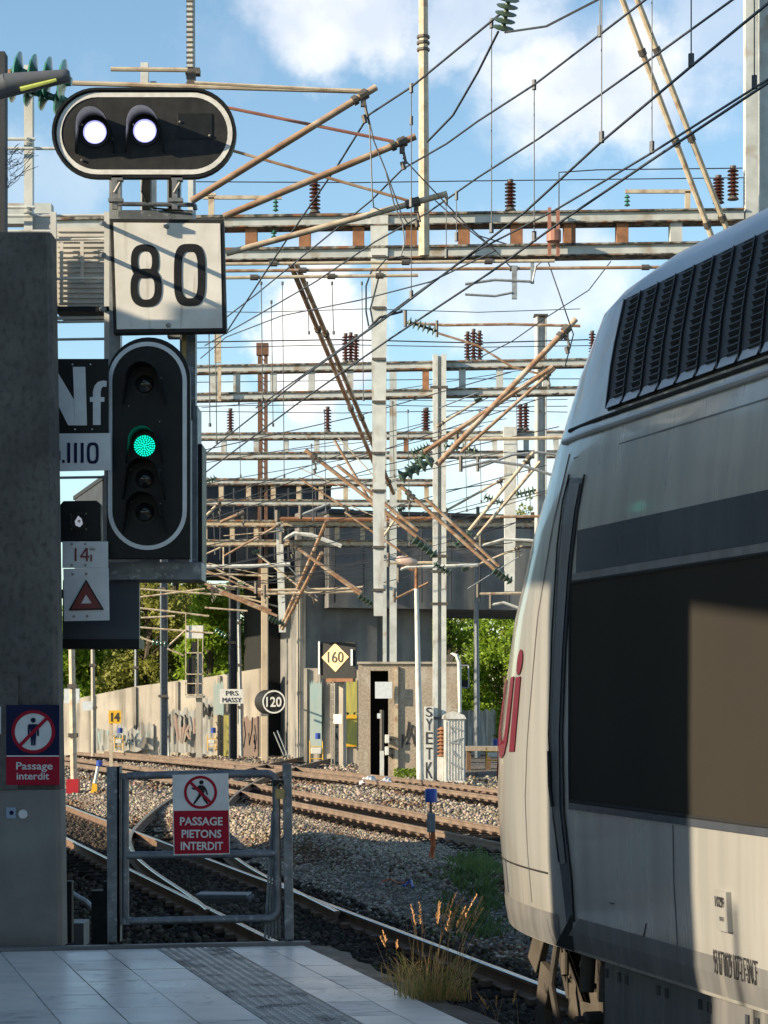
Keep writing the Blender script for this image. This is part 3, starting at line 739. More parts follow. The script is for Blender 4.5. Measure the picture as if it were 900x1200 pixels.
# brackets
for k, x in enumerate((137, 207)):
    mb = MB(); mb.bpx(x-6, 205, x+7, 212, D1, .06, .02); mb.bpx(x-5, 212, x+1, 246, D1, .03, .03); mb.bpx(x-9, 234, x+8, 238, D1, .05, .05); mb.tube(P(x+4, 214, D1-.03), P(x-3, 226, D1-.03), .012)
    mb.build('bracket', M['screw'], t)
# ---- mast
DM = 14.05
t = thing('signal_mast', P(190, 1104, DM+.2), 'steel signal mast and posts standing behind the black signals and speed board', 'mast')
mb = MB()
for x0, x1, y0, y1 in ((128, 141, 206, 600), (196, 211, 206, 395)):
    mb.bpx(x0, y0, x1, y1, DM, .1)
mb.build('mounting_bar', M['galv'], t)
mb = MB(); mb.bpx(166, 200, 176, 262, DM, .08, -.02); mb.bpx(198, 208, 206, 262, DM, .05, .02); mb.path([P(167, 210, DM-.05), P(166, 224, DM-.06), P(171, 236, DM-.05), P(180, 244, DM-.04), P(215, 247, DM-.04)], .008); mb.build('conduit', M['black'], t)
mb = MB(); mb.tube(P(133, 239, DM-.04), P(228, 240, DM-.04), .016); mb.tube(P(228, 240, DM-.04), P(229, 246, DM-.04), .016); mb.bpx(139, 247, 226, 258, DM, .1, .02); mb.build('cross_bar', M['galv_dark'], t)
mb = MB(); mb.bpx(211, 388, 220, 470, DM, .02, .02); mb.bpx(220, 388, 229, 490, DM, .12, 0); mb.bpx(214, 388, 219, 470, DM, .02, .05, 1)
for i in range(6): mb.lathe(P(228, 398+i*14, DM-.002), (0,-1,0), [(.008,0),(.006,.006)], 8, m=1)
mb.build('post', [M['galv_dark'], M['brass']], t)
mb = MB(); mb.bpx(225.5, 476, 232, 668, DM, .3, .02); mb.bpx(232, 520, 237, 668, DM, .34, .0, 1); mb.build('relay_box', [M['galv_dark'], M['black']], t, bevel=.006)
mb = MB(); mb.bpx(130, 660, 238, 681, DM, .35, .12); mb.build('ledge', M['galv_dark'], t, bevel=.006)
mb = MB(); mb.bpx(74, 680, 163.5, 749, DM, .05, .02); mb.build('back_board', M['blue_board'], t)
mb = MB(); mb.bpx(73, 749, 163.5, 760, DM, .3, .02); mb.build('board_foot', M['black'], t)
mb = MB(); mb.bpx(12, 262, 40, 1200, DM, .25, -.3); mb.build('main_column', M['galv_dark'], t)
mb = MB(); mb.bpx(20, 690, 150, 700, DM, .08, -.08); mb.bpx(20, 440, 130, 450, DM, .08, -.14); mb.build('arm', M['galv_dark'], t)
# ---- ladder cage and louvred cabinet left of the speed board
t = thing('ladder_cage', P(95, 640, 14.6), 'pale ladder and louvred sheet guard between the pillar and the speed board', 'ladder')
mb = MB()
for x in (62, 125):
    mb.bpx(x-3, 248, x+3.5, 640, 14.5, .04, 0)
mb.build('stile', M['pale_steel'], t)
mb = MB()
for y in (253, 281, 327, 373, 377.5, 398, 512, 560): mb.tube(P(60, y, 14.55), P(128, y-1, 14.55), .010 if y not in (373,) else .014)
mb.build('rung', M['pale_steel'], t)
mb = MB(); mb.bpx(65, 266, 124, 359, 14.72, .01); 
for i in range(15):
    y = 270+i*6
    mb.quad4([(66,y),(122,y),(122,y+1.4),(66,y+1.4)], 14.71, .008, .004)
mb.bpx(70, 284, 74, 356, 14.66, .01); mb.bpx(94, 283, 98, 330, 14.66, .01)
mb.build('louvred_sheet', M['plate'], t)
mb = MB(); mb.bpx(65, 359, 128, 365, 14.5, .35); mb.build('tread', M['black'], t)
# made-up stub arms, added so that their shadows streak over the speed board
t = thing('shadow_stub', P(121, 300, 13.7), 'added stub arms by the ladder that cast shadow streaks on the speed board', 'bracket')
for y in (262, 299, 362):
    mb = MB(); mb.tube(P(122, y, 13.28), P(122, y, 14.5)+Vector((-.02,0,0)), .017, n=8); mb.build('arm', M['galv_dark'], t)
# ---- speed board 80
D2 = 13.75
t = thing('speed_board', P(198, 390, D2), 'square white speed board reading 80 in black with black border, sunlit', 'speed sign')
oq = [(128, 256), (262, 257), (265.5, 389), (133, 391)]
mb = MB(); mb.quad4(oq, D2, .09); mb.build('frame', M['black_rough'], t, bevel=.006)
mb = MB(); mb.quad4([(133, 261), (258, 262), (260.5, 384.5), (137, 386)], D2, .006, .006); mb.build('panel', M['sign_white'], t)
def ell_ring(mb, cx, cy, rx, ry, wx, D, off, n=36, p=2.6):
    def se(a, rx, ry):
        c, s_ = math.cos(a), math.sin(a)
        return (cx+rx*abs(c)**(2/p)*(1 if c >= 0 else -1), cy+ry*abs(s_)**(2/p)*(1 if s_ >= 0 else -1))
    o = [se(2*math.pi*i/n, rx, ry) for i in range(n)]; i_ = [se(2*math.pi*i/n, rx-wx, ry-wx) for i in range(n)]
    mb.ring(o, i_, D, .003, off)
mb = MB(); ell_ring(mb, 170.0, 306.5, 16.5, 20, 8.2, D2, .010); ell_ring(mb, 171.5, 337.5, 18.5, 22.5, 8.6, D2, .0105)
ell_ring(mb, 222.5, 322.5, 18.6, 36.5, 9.2, D2, .0105, p=3.4); mb.build('numeral', M['black'], t)
mb = MB()
for x, y in ((195.5, 265.5), (197.5, 381)): mb.lathe(P(x, y, D2-.006), (0,-1,0), [(.018,0),(.016,.008),(.006,.012)], 10)
mb.build('bolt', M['screw'], t)
# ---- main signal
D3 = 13.7
t = thing('railway_signal', P(175, 660, D3), 'tall black signal head showing a green light, inside an oval white outline', 'railway signal')
mb = MB(); body = stad_v(125, 223, 395, 760)[:21]+[(223, 655), (125, 655)]
mb.quad4(body, D3, .06); mb.build('backboard', M['black'], t, bevel=.006)
mb = MB(); mb.ring(stad_v(126.5, 219, 400.5, 644.5), stad_v(131.5, 214, 405.5, 639.5), D3, .004, .004)
mb.build('white_outline', M['sign_white2'], t)
for k, cy in enumerate((450, 522, 561, 600)):
    hood(169.5, cy-2, 19.5 if k != 1 else 17, D3, .2, flare=1.3).build('hood', M['black'], t, True)
    mb = MB(); disc_px(mb, 169.5, cy, 15, D3, .01, .006); mb.build('lamp_housing', M['black_rough'], t)
    mb = MB()
    if k == 1:
        rr = random.Random(5)
        for ring_i in range(6):
            rad = 2.3*ring_i; cnt = max(1, int(ring_i*5.0))
            for q in range(cnt):
                a = 2*math.pi*q/cnt+ring_i*.4
                mb.lathe(P(169.5+rad*math.cos(a), 522.5+rad*math.sin(a), D3-.012), (0,-1,0), [(.0046,0),(.0038,.004),(.001,.005)], 6)
        mb.build('diode_cluster', M['lamp_green'], t)
        mb = MB(); disc_px(mb, 169.5, 522.5, 12.6, D3, .004, .0115); mb.build('lens', mat('green_glow_lens', (.0,.10,.075), emit=(0,.9,.6), estr=.04), t)
    else:
        mb.lathe(P(169.5, cy, D3-.008), (0,-1,0), [(11*D3/F,0),(10*D3/F,.02),(5*D3/F,.034),(.005,.038)], 24); mb.build('lens', M['lens'], t, True)
mb = MB()
for x, y in ((150,443),(189,443),(151,476),(187,494),(153,551),(154,588),(187,551),(188,590)): mb.lathe(P(x, y, D3-.004), (0,-1,0), [(.006,0),(.004,.006)], 8)
mb.build('bolt', M['screw'], t)
# ---- plates
D4 = 13.62
t = thing('identification_board', P(97, 508, D4), 'black board with large white Nf letters partly behind the concrete pillar', 'sign')
mb = MB(); mb.bpx(30, 420.5, 127, 508, D4, .02); mb.build('panel', M['black'], t)
mb = MB()
mb.quad4([(85.5,430),(100,430),(102,498.5),(88,498.5)], D4, .003, .004)
mb.quad4([(46,430),(64,430),(86.5,468),(88,498.5),(80,498.5)], D4, .003, .0072)
mb.quad4([(48,430),(60,430),(61,498.5),(49,498.5)], D4, .003, .004)
o_ = [(109,498),(109,459),(111,452),(115,447.5),(121,446),(125,446.5),(125,453.5),(121,453),(119,455),(118,460),(118,498)]
mb.quad4(o_, D4, .003, .004); mb.quad4([(105.5,465.5),(122.5,465.5),(122.5,471),(105.5,471)], D4, .003, .0072)
mb.build('letters', M['sign_white2'], t)
mb = MB()
for x, y in ((85,427),(106,427),(88,503),(108,503)): mb.lathe(P(x, y, D4-.001), (0,-1,0), [(.006,0),(.005,.004)], 8)
mb.build('rivet', M['sign_white2'], t)
t = thing('number_plate', P(99, 552, D4), 'white plate reading c.1110 in black under the Nf board', 'sign')
mb = MB(); mb.quad4([(30, 508.5), (129.5, 507.5), (130.5, 551), (31, 553)], D4-.03, .012); mb.build('panel', M['sign_white2'], t)
mb = MB()
for x in (80.5, 88.5, 96.3): mb.bpx(x-1.7, 519, x+1.9, 542.5, D4-.03, .003, .004)
ell_ring(mb, 108.8, 531, 7, 12.5, 3.4, D4-.03, .004, p=3.2); mb.bpx(73, 539, 76, 542.5, D4-.03, .003, .004)
mb.ring([(71,529),(68,526),(63,526),(60,530),(60,538),(63,542),(68,542),(71,539)], [(69,531),(67,529),(64.5,529),(63,531),(63,537),(64.5,539),(67,539),(69,537)], D4-.03, .003, .004)
mb.build('letters', M['navy'], t)
t = thing('small_signal', P(94, 635, D4), 'small black signal box with one whitish lens above the 14 plate', 'railway signal')
mb = MB(); mb.quad4([(70,592),(74,587),(113,586.5),(117.5,591),(118,634),(70,635)], D4, .12); mb.build('housing', M['black'], t, bevel=.006)
mb = MB(); mb.lathe(P(93, 611, D4-.002), (0,-1,0), [(.062,0),(.062,.03),(.05,.03),(.05,.01),(.01,.012)], 20); mb.build('bezel', M['black_rough'], t)
mb = MB(); mb.quad4([(92,604.5),(96,608),(97.5,614),(94,618),(89,616),(88,611)], D4, .003, .014); mb.build('lens', M['lamp_dim'], t)
mb = MB()
for x, y in ((83,603),(101,602),(84,620),(101,620)): mb.lathe(P(x, y, D4-.001), (0,-1,0), [(.006,0),(.005,.005)], 8)
mb.build('bolt', M['screw'], t)
t = thing('number_plate', P(100, 665, D4), 'white plate with dark red 14 above the red triangle plate', 'sign')
mb = MB(); mb.bpx(73, 634.5, 126.5, 665.5, D4-.03, .012); mb.build('panel', M['sign_white2'], t, bevel=.002)
mb = MB(); mb.bpx(87.6, 642.3, 89.8, 657.5, D4-.03, .003, .004)
mb.quad4([(100.8,642.3),(103.0,642.3),(103.0,657.8),(100.8,657.8)], D4-.03, .003, .004); mb.quad4([(100.4,642.3),(102.6,642.3),(96.2,652.2),(94,652.2)], D4-.03, .003, .0072); mb.bpx(94, 651.4, 105, 653.4, D4-.03, .003, .0104)
mb.build('numeral', M['dark_red'], t)
mb = MB(); mb.tpx('km', 105.5, 641.5, 111.5, 645, D4-.03, .004); mb.tpx('1', 106, 650, 108, 658, D4-.03, .004); mb.build('small_lettering', M['dark_red'], t)
mb = MB()
for x, y in ((84,637.5),(100,637.5),(84,662.3),(100,662.3)): mb.lathe(P(x, y, D4-.031), (0,-1,0), [(.009,0),(.007,.005)], 8)
mb.build('bolt', M['screw'], t)
t = thing('triangle_plate', P(101, 727, D4), 'white plate with a dark red hollow triangle, lowest on the signal mast', 'sign')
mb = MB(); mb.quad4([(74,666.5),(127,665.5),(128,727),(75,728)], D4-.03, .012); mb.build('panel', M['sign_white2'], t, bevel=.002)
mb = MB(); mb.ring([(101,680),(81.5,715),(121,714)], [(101,696.5),(95,707.5),(107.5,707)], D4-.03, .003, .0045); mb.build('triangle', M['dark_red'], t)
mb = MB(); mb.ring([(101,679),(80.5,715.6),(122,714.6)], [(101,682),(83.5,714),(119.2,713)], D4-.03, .003, .008); mb.build('triangle_edge', M['black'], t)
mb = MB()
for x, y in ((85,673),(101,672.5),(86.5,722.5),(102,722)): mb.lathe(P(x, y, D4-.031), (0,-1,0), [(.010,0),(.008,.006)], 8)
mb.build('bolt', M['screw'], t)

# ---- gate
t = thing('platform_gate', P(234, 1103, DG), 'grey galvanised tubular gate closing the platform end beside the pillar', 'gate')
mb = MB(); mb.quad4([(126,898),(141,898),(142,1103),(127,1103)], DG, .012, .05); mb.quad4([(138,898),(142,898),(142,1103),(138,1103)], DG, .1, .05); mb.build('post', M['galv_dark'], t, bevel=.002)
mb = MB(); mb.quad4([(331,895),(341.5,895),(344,1101),(334,1101)], DG, .07, .03); mb.build('post', M['galv_dark'], t, bevel=.004)
r = .0265
mb = MB()
rc = lambda cx, cy, rr, a0, a1: [P(cx+rr*math.cos(R(a)), cy+rr*math.sin(R(a)), DG) for a in np.linspace(a0, a1, 7)]
mb.path([P(147, 1080, DG), P(147, 909, DG)], r*.95, 12)
mb.path([P(149, 909.5, DG), P(230, 907, DG)]+rc(312, 918, 11.5, -90, 0)+[P(324.5, 1000, DG)]+rc(313.5, 1064, 12.5, 0, 90)+[P(230, 1078, DG), P(149, 1080, DG)], r, 12)
mb.path([P(149, 1002.5, DG), P(323, 1000, DG)], r, 12)
mb.build('gate_leaf', M['galv_dark'], t, True)
mb = MB(); mb.quad4([(141,1083),(153,1083),(153,1075),(141,1075)], DG, .05, .03); mb.quad4([(141,912),(148,912),(148,906),(141,906)], DG, .05, .03); mb.build('hinge', M['galv_dark'], t)
mb = MB()
for i in range(5): mb.quad4([(318+i*2.0,950-i*5),(320+i*1.9,950-i*5),(312+i*4.2,1100),(309+i*4.2,1100)], DG+.06+i*.03, .012)
mb.build('folded_bars', M['galv_dark'], t)
mb = MB(); mb.bpx(323, 924, 334, 936, DG, .03, .05); mb.path([P(325.5, 925, DG-.035), P(325.5, 920, DG-.035), P(328.5, 917.5, DG-.035), P(331.5, 920, DG-.035), P(331.5, 925, DG-.035)], .004); mb.build('padlock', M['brass'], t, bevel=.004)
mb = MB(); mb.bpx(320, 914, 333, 921, DG, .03, .03); mb.build('latch', M['black'], t)
# ---- gate sign
Dq = DG-.035
t = thing('prohibition_sign', P(236, 1002, Dq), 'white and crimson no pedestrians sign hanging on the platform gate', 'sign')
sg = [(202,908),(267.5,906),(269.5,1001),(203.5,1002.5)]
mb = MB(); mb.quad4(sg, Dq, .008); mb.build('panel', M['sign_white2'], t)
mb = MB(); mb.quad4([(203.6,950.3),(267.6,949.6),(268.6,999.6),(204.6,1001)], Dq, .003, .0035); mb.build('red_field', M['crimson'], t)
mb = MB(); mb.ring(circ(235, 928.5, 19.5), circ(235, 928.5, 16.2), Dq, .003, .0035); limb(mb, (223.5, 917), (246.5, 940), 1.7, 1.7, Dq, .0075); mb.build('prohibition_ring', M['crimson'], t)
mb = MB(); disc_px(mb, 236, 916.8, 2.6, Dq, .003, .0035)
mb.quad4([(233,920.2),(238.5,920.2),(240,923),(239,931),(233.5,931.5),(232.6,926)], Dq, .003, .0035)
limb(mb, (234,921.5), (228,925), 1.2, 1, Dq, .0038); limb(mb, (228,925), (225,923.4), 1, .8, Dq, .0041)
limb(mb, (239,922), (241.8,927), 1.2, 1, Dq, .0038); limb(mb, (241.8,927), (243,931), 1, .8, Dq, .0041)
limb(mb, (235,930.5), (231.5,936), 1.9, 1.4, Dq, .0038); limb(mb, (231.5,936), (227.5,941.5), 1.4, 1.1, Dq, .0041)
limb(mb, (237.5,930.5), (240,937), 1.9, 1.4, Dq, .0038); limb(mb, (240,937), (243,941.5), 1.4, 1.1, Dq, .0041)
mb.build('walking_figure', M['black'], t)
mb = MB(); mb.tpx('PASSAGE', 211, 957.5, 261, 967.2, Dq, .0065, bold=.02); mb.tpx('PIETONS', 213, 972.3, 259.5, 981.8, Dq, .0065, bold=.02); mb.tpx('INTERDIT', 212, 986.5, 261.5, 996, Dq, .0065, bold=.02)
mb.build('lettering', M['sign_white2'], t)

# ---- dry grass clump on the platform edge
def grass_clump(name, org, label, n, hmax, rad, dry=.7, seeds=8, rs=3):
    rg = random.Random(rs); t = thing(name, org, label, 'grass clump')
    gb = MB(); db = MB(); sb = MB()
    org = Vector(org)
    for i in range(n):
        a = rg.uniform(0, 6.28); rr = rad*rg.random()**.7
        p = org+Vector((math.cos(a)*rr, math.sin(a)*rr*.7, 0))
        h = hmax*rg.uniform(.12, .6)**.9 if i >= seeds else hmax*rg.uniform(.8, 1.03)
        ln = Vector((math.cos(a), math.sin(a), 0))*rg.uniform(.05, .95)*h*(.4 if i < seeds else 1)+Vector((.05*h, 0, 0))
        w_ = rg.uniform(.002, .004) if i >= seeds else .0022
        k = 5; side = Vector((math.sin(a+1), -math.cos(a+1), 0)).normalized()
        tgt = db if (i < seeds or rg.random() < dry) else gb
        vs = []
        for j in range(k+1):
            f = j/k; q = p+Vector((0, 0, h*f*(1-.12*f)-ln.length*.55*f**3*(1 if i >= seeds else 0)))+ln*f*f+side*.04*math.sin(f*2.2+i)
            ww = w_*(1-f*.85)
            vs += [q-side*ww, q+side*ww]
        tgt.add(vs, [(2*j, 2*j+1, 2*j+3, 2*j+2) for j in range(k)])
        if i < seeds:
            for q_ in range(26):
                f = .76+.25*q_/26
                q = p+Vector((0, 0, h*f*(1-.12*f)))+ln*f*f
                d = Vector((rg.uniform(-1,1), rg.uniform(-1,1), 1.3)).normalized()
                sz = rg.uniform(.008, .017)*(1.2-q_/26*.7)
                s2 = d.cross(Vector((rg.random(), rg.random(), .1))).normalized()*.0028
                sb.add([q-s2, q+s2, q+s2+d*sz, q-s2*.3+d*sz*1.3], [(0,1,2,3)])
    db.build('dry_blades', M['dry'], t); gb.build('green_blades', M['green_blade'], t)
    if seeds: sb.build('seed_heads', M['seed'], t)
grass_clump('dry_grass_clump', G(507, 1172, PZ-.02), 'tall dry straw coloured grass clump sprouting at the platform edge', 340, .66, .2, .5, 20, 3)
grass_clump('dry_grass_clump', G(468, 1152, PZ-.02), 'low sparse brown grass on the platform edge beside the tall clump', 60, .33, .08, .8, 3, 5)
grass_clump('weed_clump', G(590, 1230, .55), 'green feathery weed between the platform edge and the train', 40, .38, .07, .3, 4, 9)
grass_clump('weed_sprig', G(386, 1112, PZ-.02), 'tiny weed sprig growing from the platform edge near the gate', 8, .07, .02, .5, 0, 9)
# ================================================================ TRAIN
CL = 5.6
def interp(x, xs, ys):
    return float(np.interp(x, xs, ys))
def Wz(z):
    return interp(z, [1.08,1.2,1.6,2.2,3.0,3.5,3.95,4.02,4.10,4.40,4.75,4.85,5.0,5.08,5.11], [1.36,1.385,1.41,1.42,1.415,1.395,1.34,1.325,1.305,1.225,1.10,1.02,.83,.5,.0])
def U0(z):
    return interp(z, [1.0,1.9,3.0,3.9,4.75,5.0,5.11], [10.3,10.35,10.2,10.0,9.95,9.9,9.6])
def LN(z):
    return interp(z, [1.05,1.4,1.9,2.3,2.9,3.25,3.65,3.95,4.05,4.45,4.75,4.85,4.95,5.0,5.11], [2.37,2.38,2.45,2.45,2.24,2.03,1.8,1.66,1.58,1.46,1.37,1.25,.95,.75,.3])
def side_pt(u, z, off=0.0, sgn=-1):
    if sgn < 0 and u > U0(z):
        f = min(.999, (u-U0(z))/LN(z)); return nose_pt(math.asin(f**1.25), z, off)
    dz = .01; n = Vector((-(1), 0)); w_ = Wz(z); s_ = (Wz(z+dz)-Wz(z-dz))/(2*dz); l = math.sqrt(1+s_*s_)
    return T(u, CL+sgn*(w_+off/l), z-off*s_/l)
def nose_pt(th, z, off=0.0, sgn=-1):
    e = .8; th = min(th, math.pi/2-1e-3)
    def f(t_):
        t_ = min(max(t_, 1e-5), math.pi/2-1e-6)
        return (U0(z)+LN(z)*math.sin(t_)**e, Wz(z)*math.cos(t_)**e)
    u, w_ = f(th)
    if off:
        a = f(max(th-.01, 1e-4)); b = f(th+.01); d = Vector((b[0]-a[0], b[1]-a[1])).normalized()
        u += -d.y*off; w_ += d.x*off
    return T(u, CL+sgn*w_, z)
def px2u(px, z):
    lo_, hi_ = -3.0, U0(z)+LN(z)*.62
    for _ in range(30):
        m = (lo_+hi_)/2; p = side_pt(m, z)
        if p.y < 1 or HX+F*p.x/p.y > px: lo_ = m
        else: hi_ = m
    return (lo_+hi_)/2
def py2z(px, py):
    z = 2.5
    for _ in range(8):
        D = side_pt(px2u(px, z), z).y; z = EYE+(HY-py)/F*D
    return z
def surf(fn, us, zs, mb, th=0.0, m=0):
    """grid of fn(a,b); th closes the rim"""
    b = len(mb.v); k = len(zs)
    for a in us:
        for z in zs: mb.v.append(fn(a, z))
    for i in range(len(us)-1):
        for j in range(k-1):
            mb.f.append([b+i*k+j, b+i*k+j+1, b+(i+1)*k+j+1, b+(i+1)*k+j]); mb.m.append(m)
tr = thing('train', T(8, CL, 0), 'silver high speed train with dark window band and pink logo on its nose', 'train')
zs = [1.08,1.14,1.2,1.35,1.6,1.9,2.2,2.6,3.0,3.3,3.5,3.7,3.85,3.95,4.02,4.1,4.22,4.40,4.5,4.62,4.75,4.80,4.85,4.90,4.95,5.0,5.04,5.08,5.10,5.11]
mb = MB(); k = len(zs)
fr = list(np.linspace(0, 1, 16)); ths = [math.pi/2*(i/30)**1.25 for i in range(1, 31)]
cols_ = []
for f_ in fr: cols_.append([('s', -1, f_)])
def body_col(kind, v, sgn):
    return [side_pt(-3+(U0(z)+3)*v, z, 0, sgn) if kind == 's' else nose_pt(v, z, 0, sgn) for z in zs]
seq = [('s', f_, -1) for f_ in fr]+[('n', t_, -1) for t_ in ths]+[('n', t_, 1) for t_ in reversed(ths[:-1])]+[('s', f_, 1) for f_ in reversed(fr)]
for kd, v, sg_ in seq: mb.v += body_col(kd, v, sg_)
for i in range(len(seq)-1):
    for j in range(k-1):
        mb.f.append([i*k+j, i*k+j+1, (i+1)*k+j+1, (i+1)*k+j])
        mb.m.append(1 if zs[j] >= 4.75 else 0)
mb.build('body', [M['train'], M['train_roof']], tr, True)
mb = MB(); mb.add([T(-3, CL-1.3, 1.1), T(10.2, CL-1.3, 1.1), T(12.2, CL, 1.1), T(10.2, CL+1.3, 1.1), T(-3, CL+1.3, 1.1)], [(0,1,2,3,4)]); mb.build('floor_pan', M['under'], tr)
def side_patch(name, u0, u1, z0, z1, m, off=.004, slant=0.0, nz=10, nu=12, parent=None):
    """sheet on the near side; z0/z1 may be functions of u"""
    mb = MB(); us = np.linspace(0, 1, nu); vs = np.linspace(0, 1, nz)
    def fn(a, b):
        uu = u0+(u1-u0)*a
        za = z0(uu) if callable(z0) else z0; zb_ = z1(uu) if callable(z1) else z1
        z = za+(zb_-za)*b
        return side_pt(uu+slant*(b-.5)*a**3, z, off)
    surf(fn, us, vs, mb)
    def fn2(a, b):
        uu = u0+(u1-u0)*a
        za = z0(uu) if callable(z0) else z0; zb_ = z1(uu) if callable(z1) else z1
        return side_pt(uu+slant*(b-.5)*a**3, za+(zb_-za)*b, -.004)
    # returns round the rim
    bnd = [(a, 0) for a in us]+[(1, b) for b in vs]+[(a, 1) for a in us[::-1]]+[(0, b) for b in vs[::-1]]
    for p, q in zip(bnd, bnd[1:]):
        if p == q: continue
        mb.add([fn(*p), fn(*q), fn2(*q), fn2(*p)], [(0,1,2,3)])
    return mb.build(name, m, tr if parent is None else parent)
ue = 10.27
# door groove zone: px 645..668
u_win = px2u(669, 2.5)
side_patch('window', -2.5, u_win, 1.93, 3.155, M['train_glass'], .005)
mb = MB(); u_a, u_b = -2.5, u_win
mb.path([side_pt(u, 3.152, .006) for u in np.linspace(u_a, u_b, 14)]+[side_pt(u_b, z, .006) for z in np.linspace(3.1, 1.97, 8)]+[side_pt(u, 1.935, .006) for u in np.linspace(u_b, u_a, 14)], .011, 6); mb.build('window_seal', M['hole'], tr, True)
for ux in (px2u(790, 1.6), px2u(905, 1.6)):
    mb = MB(); mb.path([side_pt(ux, z, .001) for z in np.linspace(1.11, 1.88, 8)], .004, 4); mb.build('panel_joint', M['train_dark'], tr)
side_patch('window_sill', -2.5, u_win+.015, 1.89, 1.928, M['train_dark'], .012)
side_patch('window_lintel', -2.5, u_win-.02, 3.158, 3.20, M['train_grey'], .012)
side_patch('upper_band', -2.5, u_win-.05, 3.203, lambda u: 3.44, M['train_dark'], .004)
side_patch('lower_band', -2.5, px2u(668, 1.25), 1.10, 1.285, M['train_grey'], .004, slant=-.3)
side_patch('body_seam', -2.5, px2u(672, 3.85), 3.86, 3.868, M['train_dark'], .003, nz=2)
# ridge moulding under the louvres
mb = MB(); us = np.linspace(-2.5, px2u(664, 4.0), 30)
mb.path([side_pt(u, 3.985, .012) for u in us], .018, 8); mb.build('ridge_moulding', M['train_roof'], tr, True)
mb = MB(); mb.path([side_pt(u, 4.045, .004) for u in np.linspace(-2.5, px2u(668, 4.04), 30)], .012, 6); mb.build('ridge_gap', M['hole'], tr, True)
# louvre bank
ul0 = px2u(713, 4.08)
uu = [ul0-i*.222 for i in range(30)]
ut = px2u(735, 4.74); kk = (ut-ul0)/.665
lv = side_patch('louvre_bank', uu[-1], (ul0+ut)/2, 4.075, 4.745, M['hole'], .006, slant=ut-ul0)
sl_ = lambda u, z: u+(z-4.07)*kk
mb = MB()
for i in range(len(uu)):
    for a_, w2 in ((uu[i], .032),):
        for j in range(5):
            z0_, z1_ = 4.085+j*.131, 4.085+(j+1)*.131
            q = [side_pt(sl_(a_, z0_), z0_, .010), side_pt(sl_(a_-w2*3.0, z0_), z0_, .010), side_pt(sl_(a_-w2*3.0, z1_), z1_, .010), side_pt(sl_(a_, z1_), z1_, .010)]
            q2 = [side_pt(sl_(a_, z0_), z0_, .022), side_pt(sl_(a_, z1_), z1_, .022)]
            mb.add(q, [(0,1,2,3)])
            mb.add([q[0], q2[0], q2[1], q[3]], [(0,1,2,3)], 1)
            mb.add([q2[0]+TD*-.01, q2[0], q2[1], q2[1]+TD*-.01], [(0,1,2,3)], 1)
mb.build('louvre_rib', [M['louvre'], M['louvre_rib']], tr)
mb = MB()
for i in range(len(uu)-1):
    ua, ub = uu[i]-.1, uu[i+1]-.004
    for j in range(16):
        z = 4.125+j*.038
        q = [side_pt(sl_(ua, z), z, .008), side_pt(sl_(ub, z), z, .008), side_pt(sl_(ub, z), z+.012, .026), side_pt(sl_(ua, z), z+.012, .026), side_pt(sl_(ub, z), z+.018, .024), side_pt(sl_(ua, z), z+.018, .024)]
        mb.add(q, [(0,1,2,3),(3,2,4,5)])
mb.build('louvre_blades', M['louvre_rib'], tr)
mb = MB()
for i in range(len(uu)-1):
    q = [side_pt(sl_(uu[i]-.03, 4.08), 4.078, .03), side_pt(sl_(uu[i+1]+.01, 4.08), 4.078, .03), side_pt(sl_(uu[i+1]+.01, 4.13), 4.135, .012), side_pt(sl_(uu[i]-.03, 4.13), 4.135, .012)]
    mb.add(q, [(0,1,2,3)])
mb.build('louvre_foot', M['train_roof'], tr)
# cab door strip and grooves near the nose corner
def strip(name, pxs, m, rad, off=.004, r2=None):
    mb = MB(); pts = []
    for (x, y) in pxs:
        z = py2z(x, y); pts.append(side_pt(px2u(x, z), z, off))
    mb.path(pts, rad, 6); return mb.build(name, m, tr, True)
def panel_px(name, pxs, m, off=.004):
    """narrow sheet given by left and right pixel edges: (y, xl, xr)"""
    mb = MB(); v = []
    for y, xl, xr in pxs:
        for x in (xl, (xl*2+xr)/3, (xl+2*xr)/3, xr):
            z = py2z(x, y); v.append(side_pt(px2u(x, z), z, off))
    b = [(4*i+j, 4*i+j+1, 4*i+j+5, 4*i+j+4) for i in range(len(pxs)-1) for j in range(3)]
    mb.add(v, b); return mb.build(name, m, tr)
def dense(pl, k=4):
    out = []
    for a, b in zip(pl, pl[1:]):
        for j in range(k): out.append(tuple(a[i]+(b[i]-a[i])*j/k for i in range(len(a))))
    return out+[pl[-1]]
panel_px('door_recess', dense([(560,667,683),(600,660,677),(660,654,670),(760,649,663),(860,645,659),(960,648,661),(1025,658,669),(1080,664,672)]), M['train_dark'], .003)
panel_px('door_sheet', dense([(566,670,681),(600,663,674.5),(660,657,667.5),(760,652,660.5),(860,648.5,656.5),(945,649.5,657.5),(1012,658.5,664.5)]), M['train_grey'], .010)
strip('door_seal', dense([(686,556),(678,600),(671,660),(664,760),(660,860),(662,950),(671,1030),(674,1080)]), M['hole'], .0055, .006)
strip('door_seal', dense([(668,556),(660,590),(654,640),(648,740),(644,860),(648,940),(656,1010)]), M['hole'], .005, .006)
strip('grab_handle', dense([(649,880),(650,920),(653,945)]), M['black'], .012, .03)
